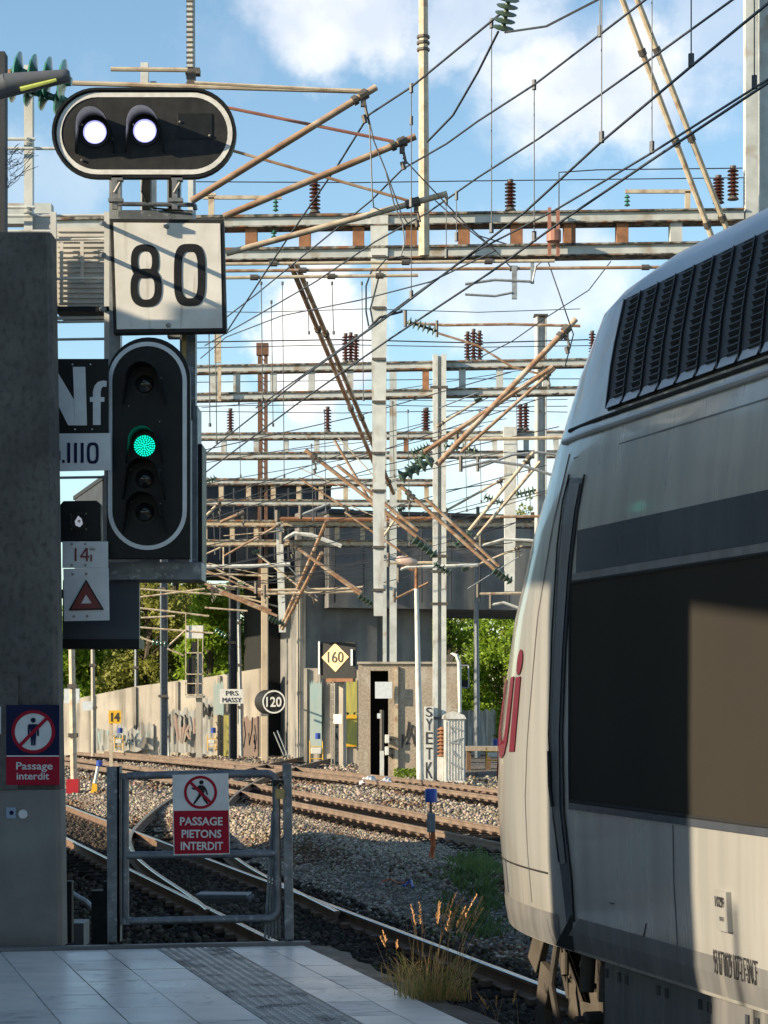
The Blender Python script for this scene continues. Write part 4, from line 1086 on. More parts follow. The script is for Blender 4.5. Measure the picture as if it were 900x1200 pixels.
#strip('panel_edge', dense([(664,508),(648,560),(646,600)]), M['train_dark'], .006, .004)
# nose details
def nose_line(name, tz, m, rad=.005, off=.002):
    mb = MB(); mb.path([nose_pt(t_, z, off) for t_, z in tz], rad, 6); return mb.build(name, m, tr, True)
nose_line('nose_seam', [(a, 1.50) for a in np.linspace(.05, 1.3, 24)], M['hole'], .006)
nose_line('nose_seam', [(.16, z) for z in np.linspace(1.3, 3.9, 30)], M['train_grey'], .004)
nose_line('nose_seam', [(.42, z) for z in np.linspace(1.3, 1.5, 6)], M['train_dark'], .005)
def nose_patch(name, t0, t1, z0, z1, m, off=.004, nt_=30, nz=8):
    mb = MB(); surf(lambda a, z: nose_pt(a, z, off), np.linspace(t0, t1, nt_), np.linspace(z0, z1, nz), mb); return mb.build(name, m, tr, True)
nose_patch('nose_lower_band', .02, 1.55, 1.085, 1.275, M['train_grey'])
mb = MB(); surf(lambda a, z: nose_pt(a, z, .004, 1), np.linspace(.02, 1.55, 30), np.linspace(1.085, 1.275, 8), mb); mb.build('nose_lower_band', M['train_grey'], tr, True)
nose_patch('windscreen', 1.0, 1.569, 3.05, 3.95, M['glass_dark'], .006)
mb = MB(); surf(lambda a, z: nose_pt(a, z, .006, 1), np.linspace(1.0, 1.569, 20), np.linspace(3.05, 3.95, 8), mb); mb.build('windscreen', M['glass_dark'], tr, True)
nose_patch('headlight', .95, 1.2, 1.95, 2.12, M['lens'], .006)
# pink lettering wrapped on the nose
def wrap(th0, z0, kth, kz):
    def f(a, b, c): return nose_pt(th0-a*kth, z0+b*kz+a*.12, .007+c)
    return f
mb = MB()
for ch, th0, wd, z0, ht in (('O', .80, .24, 1.95, .55), ('U', .53, .19, 2.12, .50), ('i', .315, .06, 2.18, .62)):
    mb.text(ch, (0,0,0), ht, wd, th=.004, bold=.035, mapf=wrap(th0, z0, 1, 1))
mb.build('logo_lettering', M['logo_pink'], tr)
# number, inspection plate
zt_ = py2z(862, 1120)
def sidemap(u0, z0):
    def f(a, b, c): return side_pt(u0-a, z0+b, .008+c)
    return f
ua = px2u(838, py2z(838, 1125)); ub = px2u(888, py2z(888, 1125))
mb = MB(); mb.text('93 87 0029 127-2 F-SNCF', (0,0,0), .115, abs(ua-ub), th=.003, bold=-.012, mapf=sidemap(ua, py2z(838, 1140)))
mb.build('number_lettering', M['letter_dark'], tr)
u0_, u1_ = px2u(857, 1.6), px2u(842, 1.6); z0_, z1_ = py2z(850, 1090), py2z(850, 1044)
side_patch('inspection_plate', u0_, u1_, z0_, z1_, M['train'], .028, nz=4, nu=4)
mb = MB(); mb.text('1029', (0,0,0), .05, (u1_-u0_)*.62, th=.003, bold=.01, mapf=lambda a, b, c: side_pt(u1_-.03-a, (z0_+z1_)/2+.02+b, .036+c)); mb.text('II', (0,0,0), .02, (u1_-u0_)*.2, th=.003, mapf=lambda a, b, c: side_pt(u1_-.07-a, z0_+.05+b, .036+c)); mb.build('plate_lettering', M['letter_dark'], tr)
for x, y, x2, y2 in ((758,1082,754.5,1098),(715,1058,720,1059)):
    strip('small_mark', [(x,y),(x2,y2)], M['letter_dark'], .003, .003)
# underframe
mb = MB(); rz = Matrix.Rotation(YAW, 3, 'Z')
def ubox(u0, u1, L0, L1, z0, z1, m=0, b=mb):
    b.box(T((u0+u1)/2, (L0+L1)/2, (z0+z1)/2), (L1-L0, u1-u0, z1-z0), rz, m)
ubox(-3, 9.3, CL-1.2, CL+1.2, .42, 1.078)
ubox(9.3, 12.0, CL-.5, CL+.5, .6, 1.078)
mb.build('underframe', M['under'], tr)
ud = [px2u(x, 1.1) for x in (693, 716, 762, 811, 866, 925)]
for a, b in zip(ud, ud[1:]):
    mb = MB(); L_ = CL-1.31
    mb.box(T((a+b)/2, L_+.05, .84), (.06, abs(a-b)-.012, .46), rz); d_ = mb.build('skirt_panel', M['train_grey'], tr, bevel=.008)
    mb = MB()
    for q in (a-.05, b+.05): mb.box(T(q, L_+.015, 1.0), (.01, .03, .05), rz)
    mb.build('latch', M['train_dark'], d_)
# bogie under the nose
def cyl_across(b, u, L, z, r, ln, m=0, n=24): b.lathe(T(u, L, z), ND, [(r*.5, 0), (r, 0.002), (r, ln), (r*.5, ln+.002)], n, m)
mb = MB()
for sg_ in (-1, 1):
    cyl_across(mb, 10.55, CL+sg_*.75-.07, .45, .45, .14); 
wh = mb.build('wheelset', M['under2'], tr, True)
mb = MB(); cyl_across(mb, 9.75, CL-.82, .45, .45, .14); mb.build('wheelset', M['under2'], tr, True)
mb = MB()
ubox(9.3, 11.1, CL-1.05, CL-.9, .52, .78, 0, mb); ubox(10.3, 10.8, CL-1.12, CL-.9, .3, .6, 0, mb)
mb.tube(T(10.55, CL-1.0, .75), T(10.55, CL-1.0, 1.05), .09, n=14)
for i in range(6): mb.tube(T(10.1, CL-1.06, .72+i*.05), T(10.1, CL-1.06, .745+i*.05), .085, n=14)
mb.tube(T(10.25, CL-1.15, .25), T(10.25, CL-1.15, 1.05), .035, n=10); mb.tube(T(10.55, CL-1.2, .3), T(10.2, CL-1.15, .3), .06, n=10)
mb.tube(T(9.85, CL-1.12, .2), T(9.85, CL-1.12, .9), .05, n=10); ubox(9.7, 10.0, CL-1.2, CL-1.0, .12, .35, 0, mb); ubox(9.6, 9.9, CL-1.2, CL-1.02, .7, 1.05, 0, mb)
mb.build('bogie_frame', M['under2'], tr, bevel=.006)
mb = MB()
mb.path([T(10.9, CL-1.2, 1.06), T(10.95, CL-1.22, .8), T(10.85, CL-1.2, .5), T(10.6, CL-1.22, .25)], .022, 8)
mb.path([T(10.0, CL-1.24, 1.06), T(10.05, CL-1.26, .95), T(9.95, CL-1.26, .8), T(9.95, CL-1.25, .62)], .016, 8)
mb.path([T(9.6, CL-1.24, 1.04), T(9.62, CL-1.26, .8), T(9.55, CL-1.24, .6)], .014, 8)
mb.build('brake_pipe', M['under'], tr, True)
# curved guard iron, hoses, damper and castings seen under the nose
mb = MB()
for (u_, L_) in ((11.35, CL-1.12), (11.05, CL-1.02)):
    pl = [T(u_+.12, L_, 1.07), T(u_-.02, L_, .85), T(u_-.1, L_, .6), T(u_-.02, L_-.02, .35), T(u_+.1, L_-.03, .15)]
    for p, q in zip(pl, pl[1:]):
        d = (q-p); mb.box((p+q)/2, (.05, .16, d.length*1.08), Matrix.Rotation(YAW, 3, 'Z') @ Matrix.Rotation(math.atan2(d.dot(TD), -d.z)*-1, 3, 'X'))
mb.build('guard_iron', M['under2'], tr, bevel=.006)
mb = MB()
mb.add([T(11.9, CL-.85, 1.08), T(10.9, CL-1.18, 1.08), T(10.75, CL-1.1, .72), T(11.5, CL-.9, .62)], [(0,1,2,3)]); mb.add([T(11.9, CL-.83, 1.08), T(10.9, CL-1.16, 1.08), T(10.75, CL-1.08, .72), T(11.5, CL-.88, .62)], [(3,2,1,0)]); mb.build('valance_plate', M['under'], tr)
rr_ = random.Random(3)
for i in range(16):
    mb = MB(); u_ = 10.75-rr_.random()*1.15; z_ = .25+rr_.random()*.75; s1 = rr_.uniform(.05,.16)
    if rr_.random() < .45: mb.tube(T(u_, CL-1.22, z_), T(u_+rr_.uniform(-.05,.05), CL-1.2, z_+s1*1.6), s1*.3, n=12)
    elif rr_.random() < .6: mb.box(T(u_, CL-1.2, z_), (.08, s1, s1*.8), rz)
    else: mb.lathe(T(u_, CL-1.1, z_), -ND, [(s1*.5,0),(s1*.5,.1),(s1*.25,.11),(s1*.25,.16)], 14)
    mb.build('bogie_fitting', M['under2' if rr_.random() < .6 else 'under'], tr, bevel=.004)
mb = MB(); z_ = 1.2
mb.quad4([(0,0)]*3, 10) if False else None
mb.add([side_pt(px2u(672,1.25),1.30,.01), side_pt(px2u(648,1.25),1.09,.01), side_pt(px2u(674,1.1),1.09,.01)], [(0,1,2)])
mb.build('corner_gap', M['hole'], tr)
# ================================================================ MIDDLE GROUND
def hpost(mb, x, y, z0, z1, w_, d_=None, yaw=0.0, m=0):
    """rolled H-section standing upright"""
    d_ = d_ or w_; Mz = Matrix.Rotation(yaw, 3, 'Z'); h = z1-z0; zc = (z0+z1)/2; tf = w_*.12
    for s_ in (-1, 1): mb.box(Vector((x, y, zc))+Mz @ Vector((s_*(w_/2-tf/2), 0, 0)), (tf, d_, h), Mz, m)
    mb.box(Vector((x, y, zc)), (w_-2*tf, tf, h), Mz, m)
def upost(x0, x1, y0, y1, D, name, m, label, cat, yaw=YAW, group=None, ground=False):
    """H post seen between pixel columns x0..x1, from y0 down to y1"""
    a = P((x0+x1)/2, y1, D); b = P((x0+x1)/2, y0, D); w_ = (x1-x0)/F*D
    t = thing(name, (a.x, a.y, a.z if not ground else -.25), label, cat, group)
    mb = MB(); hpost(mb, a.x, a.y, -.25 if ground else a.z, b.z, w_/1.15, w_, yaw*.6); mb.build('shaft', m, t)
    mb = MB()
    n = int((b.z-(a.z if not ground else 0))/1.6)
    for i in range(n): mb.box((a.x-w_*.1, a.y-w_*.52, a.z+.8+i*1.6), (w_*.28, .05, .07))
    mb.box((a.x, a.y, b.z-.04), (w_*1.25, w_*1.25, .06))
    mb.build('bracket_plate', M['clamp'], t)
    return t
def portal(D, x0, x1, yt, yb, slope, ch, ups, label, um='rust', cm='pale_grey', slope2=None, uw=.2, group='catenary portals over the tracks'):
    """Vierendeel gantry: two chords, upright plates. slope in pixels per pixel"""
    slope2 = slope if slope2 is None else slope2
    xm = (x0+x1)/2
    t = thing('catenary_portal', P(xm, yb, D), label, 'overhead line portal', group)
    dpt = .35
    def chord(ya, sl, nm, hh):
        pts = [(x0, ya+(x0-xm)*sl), (x1, ya+(x1-xm)*sl), (x1, ya+(x1-xm)*sl+hh), (x0, ya+(x0-xm)*sl+hh)]
        mb = MB(); mb.quad4(pts, D, dpt)
        # flanges
        mb.quad4([(pts[0][0], pts[0][1]-1.2), (pts[1][0], pts[1][1]-1.2), (pts[1][0], pts[1][1]+.6), (pts[0][0], pts[0][1]+(2.2 if D < 50 else .8))], D, dpt+.12, .06, 1)
        mb.quad4([(pts[3][0], pts[3][1]-.6), (pts[2][0], pts[2][1]-.6), (pts[2][0], pts[2][1]+1.0), (pts[3][0], pts[3][1]+1.0)], D, dpt+.12, .06, 1)
        mb.build(nm, [M[cm], M['flaked']], t)
    chord(yt, slope, 'top_chord', ch); chord(yb-ch, slope2, 'bottom_chord', ch)
    for u in ups:
        x, mm = u if isinstance(u, tuple) else (u, um)
        ya = yt+(x-xm)*slope+ch; yb2 = yb-ch+(x-xm)*slope2
        w_ = uw*F/D
        mb = MB(); mb.quad4([(x-w_/2, ya), (x+w_/2, ya), (x+w_/2, yb2), (x-w_/2, yb2)], D, dpt*.9, -.03)
        mb.build('upright', M[mm], t)
    return t
def insul(t, x, y0, y1, D, r=.12, m='porcelain', k=7):
    mb = MB(); a = P(x, y1, D); b = P(x, y0, D)
    mb.ins(a+(b-a)*.12, b-(b-a)*.06, r, k, 10); mb.build('insulator', M[m], t, True)
    mb = MB(); mb.lathe(a, b-a, [(r*1.0,0),(r*.9,(b-a).length*.04),(r*.5,(b-a).length*.12)], 10); mb.lathe(b-(b-a)*.07, b-a, [(r*.5,0),(r*.55,(b-a).length*.08)], 10); mb.build('insulator_cap', M['clamp'], t, True)

# P1, the big near portal
D1p = 38
t1 = portal(D1p, 40, 872, 251, 302, -.0135, 12.5, [(82,'pale_grey'),(294,'rust'),(357,'rust'),(420,'rust'),(482,'rust'),(544,'rust'),(606,'rust'),(668,'rust'),(730,'rust'),(793,'pale_grey'),(232,'rust')], 'big near overhead line portal with orange rusted uprights and porcelain insulators on top', uw=.225)
for x, y0, y1 in ((369,212,250),(598,211,247),(842,206,238),(859,195,234)): insul(t1, x, y0, y1, D1p+.1, .115)
mb = MB(); mb.quad4([(874,-80),(889,-80),(889,1000),(874,1000)], D1p, .28); mb.quad4([(891,-80),(903,-80),(903,1000),(891,1000)], D1p+.3, .28); mb.build('leg', M['pale_grey'], t1)
mb = MB(); mb.quad4([(434,245),(455,245),(449,722),(438,722)], D1p, .05, .05); mb.build('drop_post', M['pale_steel'], t1)
mb = MB()
for y in (300, 360, 420, 470, 530, 574, 640, 690): mb.bpx(436, y, 452, y+3, D1p, .03, .09)
mb.build('bracket_plate', M['clamp'], t1)
mb = MB(); mb.quad4([(-60,238),(60,238),(60,262),(-60,262)], D1p, .3); mb.build('girder_end', M['pale_grey'], t1)
# small fittings under and on the portal
mb = MB(); mb.bpx(733, 222, 810, 226, D1p, .06); mb.bpx(803, 224, 809, 246, D1p, .06); mb.bpx(238, 229, 330, 233, D1p, .06); mb.bpx(244, 231, 251, 252, D1p, .06); mb.bpx(238, 226, 253, 230, D1p, .1); mb.build('earth_wire_bracket', M['cream_tube'], t1)
for x, y in ((735, 226), (323, 232), (321, 268)):
    mb = MB(); mb.ins(P(x, y+16, D1p), P(x, y+2, D1p), .06, 3, 8); mb.build('insulator', M['glass_ins'], t1, True)
mb = MB(); mb.bpx(642, 243, 646, 300, D1p-.2, .04); mb.bpx(652, 246, 656, 300, D1p-.2, .04); mb.tube(P(649, 270, D1p-.35), P(649, 283, D1p-.35), .14, n=12); mb.build('weight_pulley', M['red_tube'], t1)

# V braces hung from the portal's right end and from its bottom chord
def braces(pairs, D0, D1_, m, label, r=.055):
    (xa, ya, xb, yb) = pairs[0]
    t = thing('brace_frame', P(xb, yb, D1_), label, 'brace')
    for (xa, ya, xb, yb) in pairs:
        mb = MB(); mb.tube(P(xa, ya, D0), P(xb, yb, D1_), r, n=8); mb.build('tube', M[m], t, True)
        for f in (.25, .6, .93):
            p = P(xa, ya, D0).lerp(P(xb, yb, D1_), f); d = (P(xb, yb, D1_)-P(xa, ya, D0)).normalized()
            mb = MB(); mb.tube(p, p+d*.12, r*1.4, n=8); mb.build('collar', M['clamp'], t)
    return t
braces([(722,-20,835,280),(739,-20,853,272)], 36, 37.8, 'cream_tube', 'two long cream slanting tubes crossing the wires above the train')
braces([(338,304,446,562),(345,304,461,578)], 38, 52, 'brown_tube', 'pair of brown slanting tubes hanging below the big near portal')
braces([(383,610,329,735),(377,648,331,737)], 70, 80, 'brown_tube', 'brown struts propped against the short hanging post before the dark bridge', .07)
braces([(648,560,623,650),(655,565,628,655)], 58, 60, 'brown_tube', 'two steep brown struts beside the train nose before the bridge')

# white round post standing on P1
t = thing('mast', P(497, 250, D1p-.5), 'tall cream octagonal pole rising above the near portal', 'pole')
mb = MB(); mb.tube(P(497, 300, D1p-.5), P(496, -40, D1p-.5), .105, .085, 8); mb.build('shaft', M['cream_tube'], t)
mb = MB()
for y in (45, 52, 60): mb.tube(P(496, y, D1p-.5), P(496, y-3, D1p-.5), .125, n=8)
mb.build('collar_band', M['clamp'], t)

# drop mast near, above the signals
t = thing('mast', P(223, 250, 18.4), 'thin pale hanging post with banded cable just above the oval signal', 'pole')
mb = MB(); mb.quad4([(219,-60),(225,-60),(228,660),(222,660)], 18.4, .06); mb.quad4([(226,-60),(228,-60),(231,660),(229,660)], 18.45, .03); mb.build('shaft', M['pale_steel'], t)
mb = MB()
for i in range(22): mb.bpx(218.2, -6+i*6, 226.5, -4+i*6, 18.35, .02)
mb.bpx(217, 79, 234, 86, 18.35, .1); mb.bpx(219, 84, 229, 97, 18.35, .06); mb.build('banding', M['clamp'], t)
mb = MB(); mb.tube(P(130, 81, 18.3), P(220, 82, 18.3), .022); mb.tube(P(70, 97, 18.35), P(425, 107, 18.3), .024); mb.build('tie_rod', M['cream_tube'], t, True)
mb = MB(); mb.bpx(164.5, 73, 173.5, 300, 18.5, .08); mb.bpx(176, 95, 183, 300, 18.6, .05); mb.build('hanger_post', M['pale_steel'], t)
mb = MB(); mb.quad4([(-60,-60),(240,-60),(240,-80),(-60,-80)], 18.3, .4); mb.build('top_beam', M['pale_grey'], t)

# left bracket post with glass insulator strings
t = thing('bracket_post', P(33, 270, 15.6), 'pale steel post with cross rails above the concrete pillar top', 'post')
mb = MB(); mb.bpx(28, 76, 38, 272, 15.6, .08); mb.build('shaft', M['pale_steel'], t)
mb = MB()
for y, x0, x1 in ((163,5,41),(174,5,70),(243,5,41),(253,5,62),(271,5,66)): mb.tube(P(x0, y, 15.55), P(x1, y, 15.55), .013)
for y in (163, 168, 244, 249): mb.tube(P(33, y, 15.6), P(33, y, 15.5), .014)
mb.build('rung', M['pale_steel'], t)
mb = MB(); mb.bpx(40, 250, 62, 272, 15.65, .05); mb.build('foot_plate', M['plate'], t)
def ins_string(p0, p1, r, k, m, label, tube=None, group='insulator strings'):
    t = thing('insulator_string', p0, label, 'insulator')
    d = (p1-p0)/k
    for i in range(k):
        mb = MB(); q = p0+d*i; L_ = d.length
        mb.lathe(q, d, [(r*.22,0),(r*.3,L_*.15),(r*.9,L_*.28),(r,L_*.42),(r*.55,L_*.55),(r*.25,L_*.7),(r*.2,L_)], 12); mb.build('insulator_disc', M[m], t, True)
    return t
ins_string(P(14, 84, 15.3), P(84, 96, 15.3), .165, 4, 'glass_ins', 'teal glass insulator string running behind the streetlamp head, upper of two')
ins_string(P(10, 100, 15.4), P(80, 119, 15.4), .125, 4, 'glass_ins', 'darker teal insulator string just beneath the streetlamp head')
mb = MB(); mb.tube(P(-20, 92, 15.3), P(14, 88, 15.3), .05); tag(mb.build('tension_rod', M['brown_tube']), 'short brown rod leading into the upper teal insulator string', 'rod')
# dead twigs of a climbing plant
t = thing('bare_vine', P(8, 215, 14.9), 'leafless climbing twigs at the dark post above the concrete pillar', 'vine'); mb = MB(); rg = random.Random(4)
for i in range(16):
    p = P(rg.uniform(4,12), rg.uniform(170,225), 14.7); q = p+Vector((rg.uniform(.02,.22), 0, rg.uniform(-.03,.22))); mb.path([p, p.lerp(q,.5)+Vector((.02,0,rg.uniform(-.03,.03))), q], .0022, 4)
    for j in range(3): r_ = p.lerp(q, rg.uniform(.3,1)); mb.tube(r_, r_+Vector((rg.uniform(-.03,.06),0,rg.uniform(-.02,.06))), .0016, n=4)
mb.build('twigs', M['twig'], t)

# ---------------------------------------------------------------- near cantilevers
def cantilever(D, root, tip, r, label, stay=None, tm='brown_tube', sm='cream_tube', ins=None, drop=None, D2=None, cat='cantilever', clampf=.93, double=None):
    D2 = D2 or D; a = P(*root, D); b = P(*tip, D2)
    t = thing('cantilever_arm', a, label, cat, 'overhead line cantilevers')
    mb = MB(); mb.tube(a, b, r, n=10); mb.build('tube', M[tm], t, True)
    if double:
        a2 = P(*double[0], D); b2 = P(*double[1], D2); mb = MB(); mb.tube(a2, b2, r*.85, n=8); mb.build('tube', M[tm], t, True)
    d = (b-a).normalized(); c = a.lerp(b, clampf)
    mb = MB(); mb.tube(c-d*r*1.2, c+d*r*1.2, r*1.6, n=10); mb.tube(c-d*r*3.6, c-d*r*2.2, r*1.5, n=10)
    mb.box(c+Vector((0,0,-r*2.2)), (r*1.6, r*1.4, r*2.4)); mb.tube(c+Vector((r*.4,0,-r*3)), c+Vector((r*1.2,0,-r*6.5)), r*.5, n=6); mb.tube(c+Vector((0,0,-r*6)), c+Vector((r*.6,0,-r*8.2)), r*.8, n=6)
    mb.build('clamp_assembly', M['clamp'], t)
    if stay:
        for s_ in ([stay] if isinstance(stay[0][0], (int, float)) else stay):
            mb = MB(); mb.tube(P(*s_[0], D), P(*s_[1], D2), r*.5, n=6); mb.build('stay', M[sm], t, True)
    if ins:
        for (p0, p1) in ins:
            q0 = P(*p0, D); q1 = P(*p1, D); mb = MB(); mb.ins(q0, q1, r*2.6, 5, 10); mb.build('insulator', M['dark_green'], t, True)
    if drop:
        for dr in drop:
            mb = MB(); mb.path([P(x, y, D2) for x, y in dr], r*.22, 5); mb.build('jumper_cable', M['wire'], t, True)
    return t
cantilever(18, (224,236), (441,102), .031, 'thick brown sloping tube, topmost of three above the speed board', stay=((228,97),(424,107)),
    drop=[[(428,118),(433,150),(435,190),(436,225),(438,243),(452,250)], [(430,130),(438,165),(452,200),(462,240),(472,262),(474,285),(470,300)], [(474,300),(452,304),(440,318)], [(436,160),(452,200),(470,250),(478,262)]])
cantilever(18.3, (262,254), (487,160), .031, 'thick brown sloping tube, middle one of three above the speed board', stay=((232,119),(462,166)), sm='red_tube',
    drop=[[(472,185),(500,215),(545,262),(580,293)]])
cantilever(18.6, (265,297), (524,227), .029, 'thick cream sloping tube, lowest of three above the speed board', stay=((232,165),(478,235)), tm='cream_tube', clampf=.86, sm='brown_tube')
# horizontal tubes along the portal
for D, y, x0, x1, m, lab in ((30, 308, 262, 650, 'cream_tube', 'long cream horizontal tube just under the near portal'), (30.6, 316, 262, 880, 'brown_tube', 'long brown horizontal tube just under the near portal'), (29.5, 324, 264, 490, 'cream_tube', 'short grey-cream horizontal tube ending in a clamp under the near portal')):
    t = thing('cross_tube', P(x0, y, D), lab, 'tube'); mb = MB(); mb.tube(P(x0, y+1.5, D), P(x1, y-(x1-x0)*.006, D), .026, n=8); mb.build('tube', M[m], t, True)
    mb = MB()
    for f in (.15, .55, .8): q = P(x0, y+1.5, D).lerp(P(x1, y-(x1-x0)*.006, D), f); mb.tube(q-Vector((.06,0,0)), q+Vector((.06,0,0)), .045, n=8)
    mb.build('collar', M['clamp'], t)
t = thing('catenary_tube', P(560, 330, 30), 'pale bent registration arm hanging under the near portal', 'cantilever arm'); mb = MB()
mb.path([P(545,333,30), P(580,328,30), P(622,330,30)], .022, 6); mb.path([P(545,345,30), P(580,347,30), P(600,343,30)], .02, 6); mb.bpx(600, 312, 606, 350, 30, .06); mb.bpx(622, 305, 626, 332, 30, .05); mb.path([P(624,330,30),P(628,312,30),P(634,307,30)], .015, 5); mb.build('arm_tube', M['galv'], t, True)
t = thing('hanging_loop', P(435, 360, 30), 'dark cable loops hanging beside the white drop post', 'cable loop'); mb = MB()
mb.path([P(436,316,30),P(429,335,30),P(429,365,30),P(432,382,30)], .014, 5); mb.path([P(446,316,30),P(440,340,30),P(434,362,30),P(437,378,30)], .014, 5); mb.path([P(432,385,30), P(445,372,30), P(472,365,30)], .02, 5); mb.build('cable', M['wire'], t, True)

# ---------------------------------------------------------------- overhead wires
def wire(pts, label, r=.008, drops=(), L=5.6, D=None, group=None, m='wire'):
    t = thing('overhead_wire', (Q(*pts[0], L) if D is None else P(*pts[0], D)), label, 'overhead wire', group)
    W = [(Q(x, y, L) if D is None else P(x, y, D)) for x, y in pts]
    out = []
    for a, b in zip(W, W[1:]):
        n = 4
        for i in range(n): out.append(a.lerp(b, i/n))
    out.append(W[-1]); mb = MB(); mb.path(out, r, 5); mb.build('conductor', M[m], t, True)
    for x, y0, y1 in drops:
        a = Q(x, y0, L) if D is None else P(x, y0, D); D_ = a.y; b = Vector((a.x, D_, EYE+(HY-y1)/F*D_))
        mb = MB(); mb.tube(a, b, r*.45, n=4); mb.tube(a+Vector((0,0,.03)), a-Vector((0,0,.05)), r*1.9, n=6); mb.tube(b+Vector((0,0,.06)), b-Vector((0,0,.02)), r*2.1, n=6); mb.build('dropper_wire', M['wire'], t)
    return t
wire([(1040,-90),(900,4),(811,77),(705,166),(617,247),(560,291),(460,367),(353,443),(239,533),(200,562)], 'thick dark contact wire passing just above the train roof, upper of the close pair', .010, [(705,-60,164),(810,-60,74),(482,140,348)])
wire([(1040,5),(900,93),(764,179),(651,246),(560,293),(485,346),(433,385),(300,478)], 'thin contact wire joining the lower thick wire near the right steel column', .0085, [(764,-60,176),(884,-20,100)], L=5.65)
wire([(1040,8),(900,97),(766,186),(660,258),(575,319),(460,395),(350,472),(239,555),(190,590)], 'thick dark contact wire lowest across the sky above the train', .010, [(626,98,280),(576,26,270)], L=5.75)
wire([(780,-18),(756,0),(628,98),(560,142),(524,168),(472,198),(435,235),(300,345),(265,372)], 'dark messenger wire starting at the top edge between the slanting tubes', .009, [(703,-50,40)], L=5.6)
wire([(900,-28),(858,0),(764,68),(632,162),(560,208),(503,248),(440,283),(370,330),(240,405)], 'dark messenger wire crossing both slanting cream tubes', .009, [(523,234,300),(535,228,280)], L=5.9)
wire([(588,15),(560,38),(482,102),(433,134),(397,192),(330,290),(265,390)], 'sagging dark feeder wire rising to the green insulator at the top', .010, [(482,102,240)], L=5.2)
wire([(584,37),(560,85),(531,135),(501,166)], 'short steep feeder wire below the green insulator at the top', .010, L=5.2)
wire([(592,38),(640,31),(700,0),(760,-40)], 'curved black jumper wire from the green insulator towards the top edge', .009, L=5.2)
p0 = Q(589, 36, 5.2); p1 = Q(597, -6, 5.2); ins_string(p0, p1, .085, 5, 'dark_green', 'green insulator string hanging at the very top of the sky')
wire([(580,294),(505,330),(420,352),(330,370),(265,395),(235,420)], 'slack wire sloping gently down towards the speed board', .007, L=5.3)
for i, (pts, D, r, lab) in enumerate((
    ([(225,213),(420,214),(560,212),(900,208)], 40, .012, 'level dark earth wire above the near portal'),
    ([(655,250),(655,202),(700,199),(870,197)], 38, .012, 'thin wire making a square corner above the near portal'),
    ([(228,365),(300,366),(430,362),(560,366),(680,362)], 55, .012, 'upper thin level feeder just beneath the near portal'),
    ([(228,401),(400,398),(560,402),(690,398)], 60, .02, 'level feeder wire passing behind the porcelain clusters'),
    ([(228,408),(400,404),(560,407),(690,405)], 60.3, .014, 'thinner level feeder directly beneath the cluster feeder'),
    ([(228,448),(400,446),(560,444),(680,444)], 70, .016, 'thin level wire seen inside the second portal openings'),
    ([(228,476),(400,474),(560,477),(665,476)], 76, .016, 'thin level wire touching the small insulators of the third portal'),
    ([(228,482),(400,484),(560,481),(665,483)], 76.5, .016, 'thin level wire halfway down the small porcelain insulators'),
    ([(228,471),(400,468),(560,470),(665,468)], 75, .014, 'topmost thin level wire over the small porcelain insulators'),
    ([(560,276),(640,300),(672,392),(662,430)], 40, .014, 'kinked dark cable dropping near the train roof'),
    ([(716,306),(690,340),(640,372),(600,400),(560,420)], 48, .014, 'slanting thin cable running down beside the train roof'),
    ([(510,235),(540,262),(580,293),(600,315)], 36, .012, 'thin diagonal tie below the cream cantilever clamp'),
    )): wire(pts, lab, r, D=D)
# wires of the other tracks: fan lines in the distance
far = [((655,500),(450,545),(240,610),11.9,5.2),((655,460),(470,520),(240,600),12.5,5.2),((640,575),(440,625),(240,668),13,7),((640,545),(440,600),(240,640),13.2,7),((600,645),(420,690),(330,700),14,9),((650,600),(500,640),(330,680),14,8),((650,430),(520,490),(238,590),12,6)]
for i, (a, b, c, L_, _) in enumerate(far):
    nm = ['steepest', 'second steepest', 'longest flat', 'upper flat', 'shortest', 'middle', 'highest'][i]
    wire([a, b, c], nm+' thin wire of the farther tracks fanning in front of the dark bridge', .016, D=60+i*2)
for i, (x, y0, y1, D) in enumerate(((244,300,500,40),(252,360,520,45),(306,330,470,45),(331,330,560,50),(318,352,500,50),(389,330,392,45),(424,330,470,52),(360,330,392,50),(522,168,262,40),(640,262,330,40),(575,470,560,60),(562,480,590,60),(605,460,580,62),(478,480,640,60),(460,470,560,60),(545,505,600,64),(380,480,600,62),(365,520,610,70))):
    pass
dt = thing('dropper_set', P(331, 500, 50), 'thin vertical dropper wires hanging between the portals', 'dropper wires', kind='stuff')
mb = MB()
for (x, y0, y1, D) in ((244,300,500,40),(252,360,520,45),(306,330,470,45),(331,330,560,50),(318,352,500,50),(389,330,392,45),(424,330,470,52),(360,330,392,50),(562,480,590,60),(605,460,580,62),(478,480,640,60),(460,470,560,60),(545,505,600,64),(380,480,600,62),(365,520,610,70),(280,470,560,66),(560,600,660,66),(250,600,650,70)):
    mb.tube(P(x, y0, D), P(x+2, y1, D), .011, n=4)
    mb.tube(P(x, y0, D), P(x, y0+4, D), .03, n=4); mb.tube(P(x+2, y1, D), P(x+2, y1-4, D), .03, n=4)
mb.build('wires', M['wire'], dt)

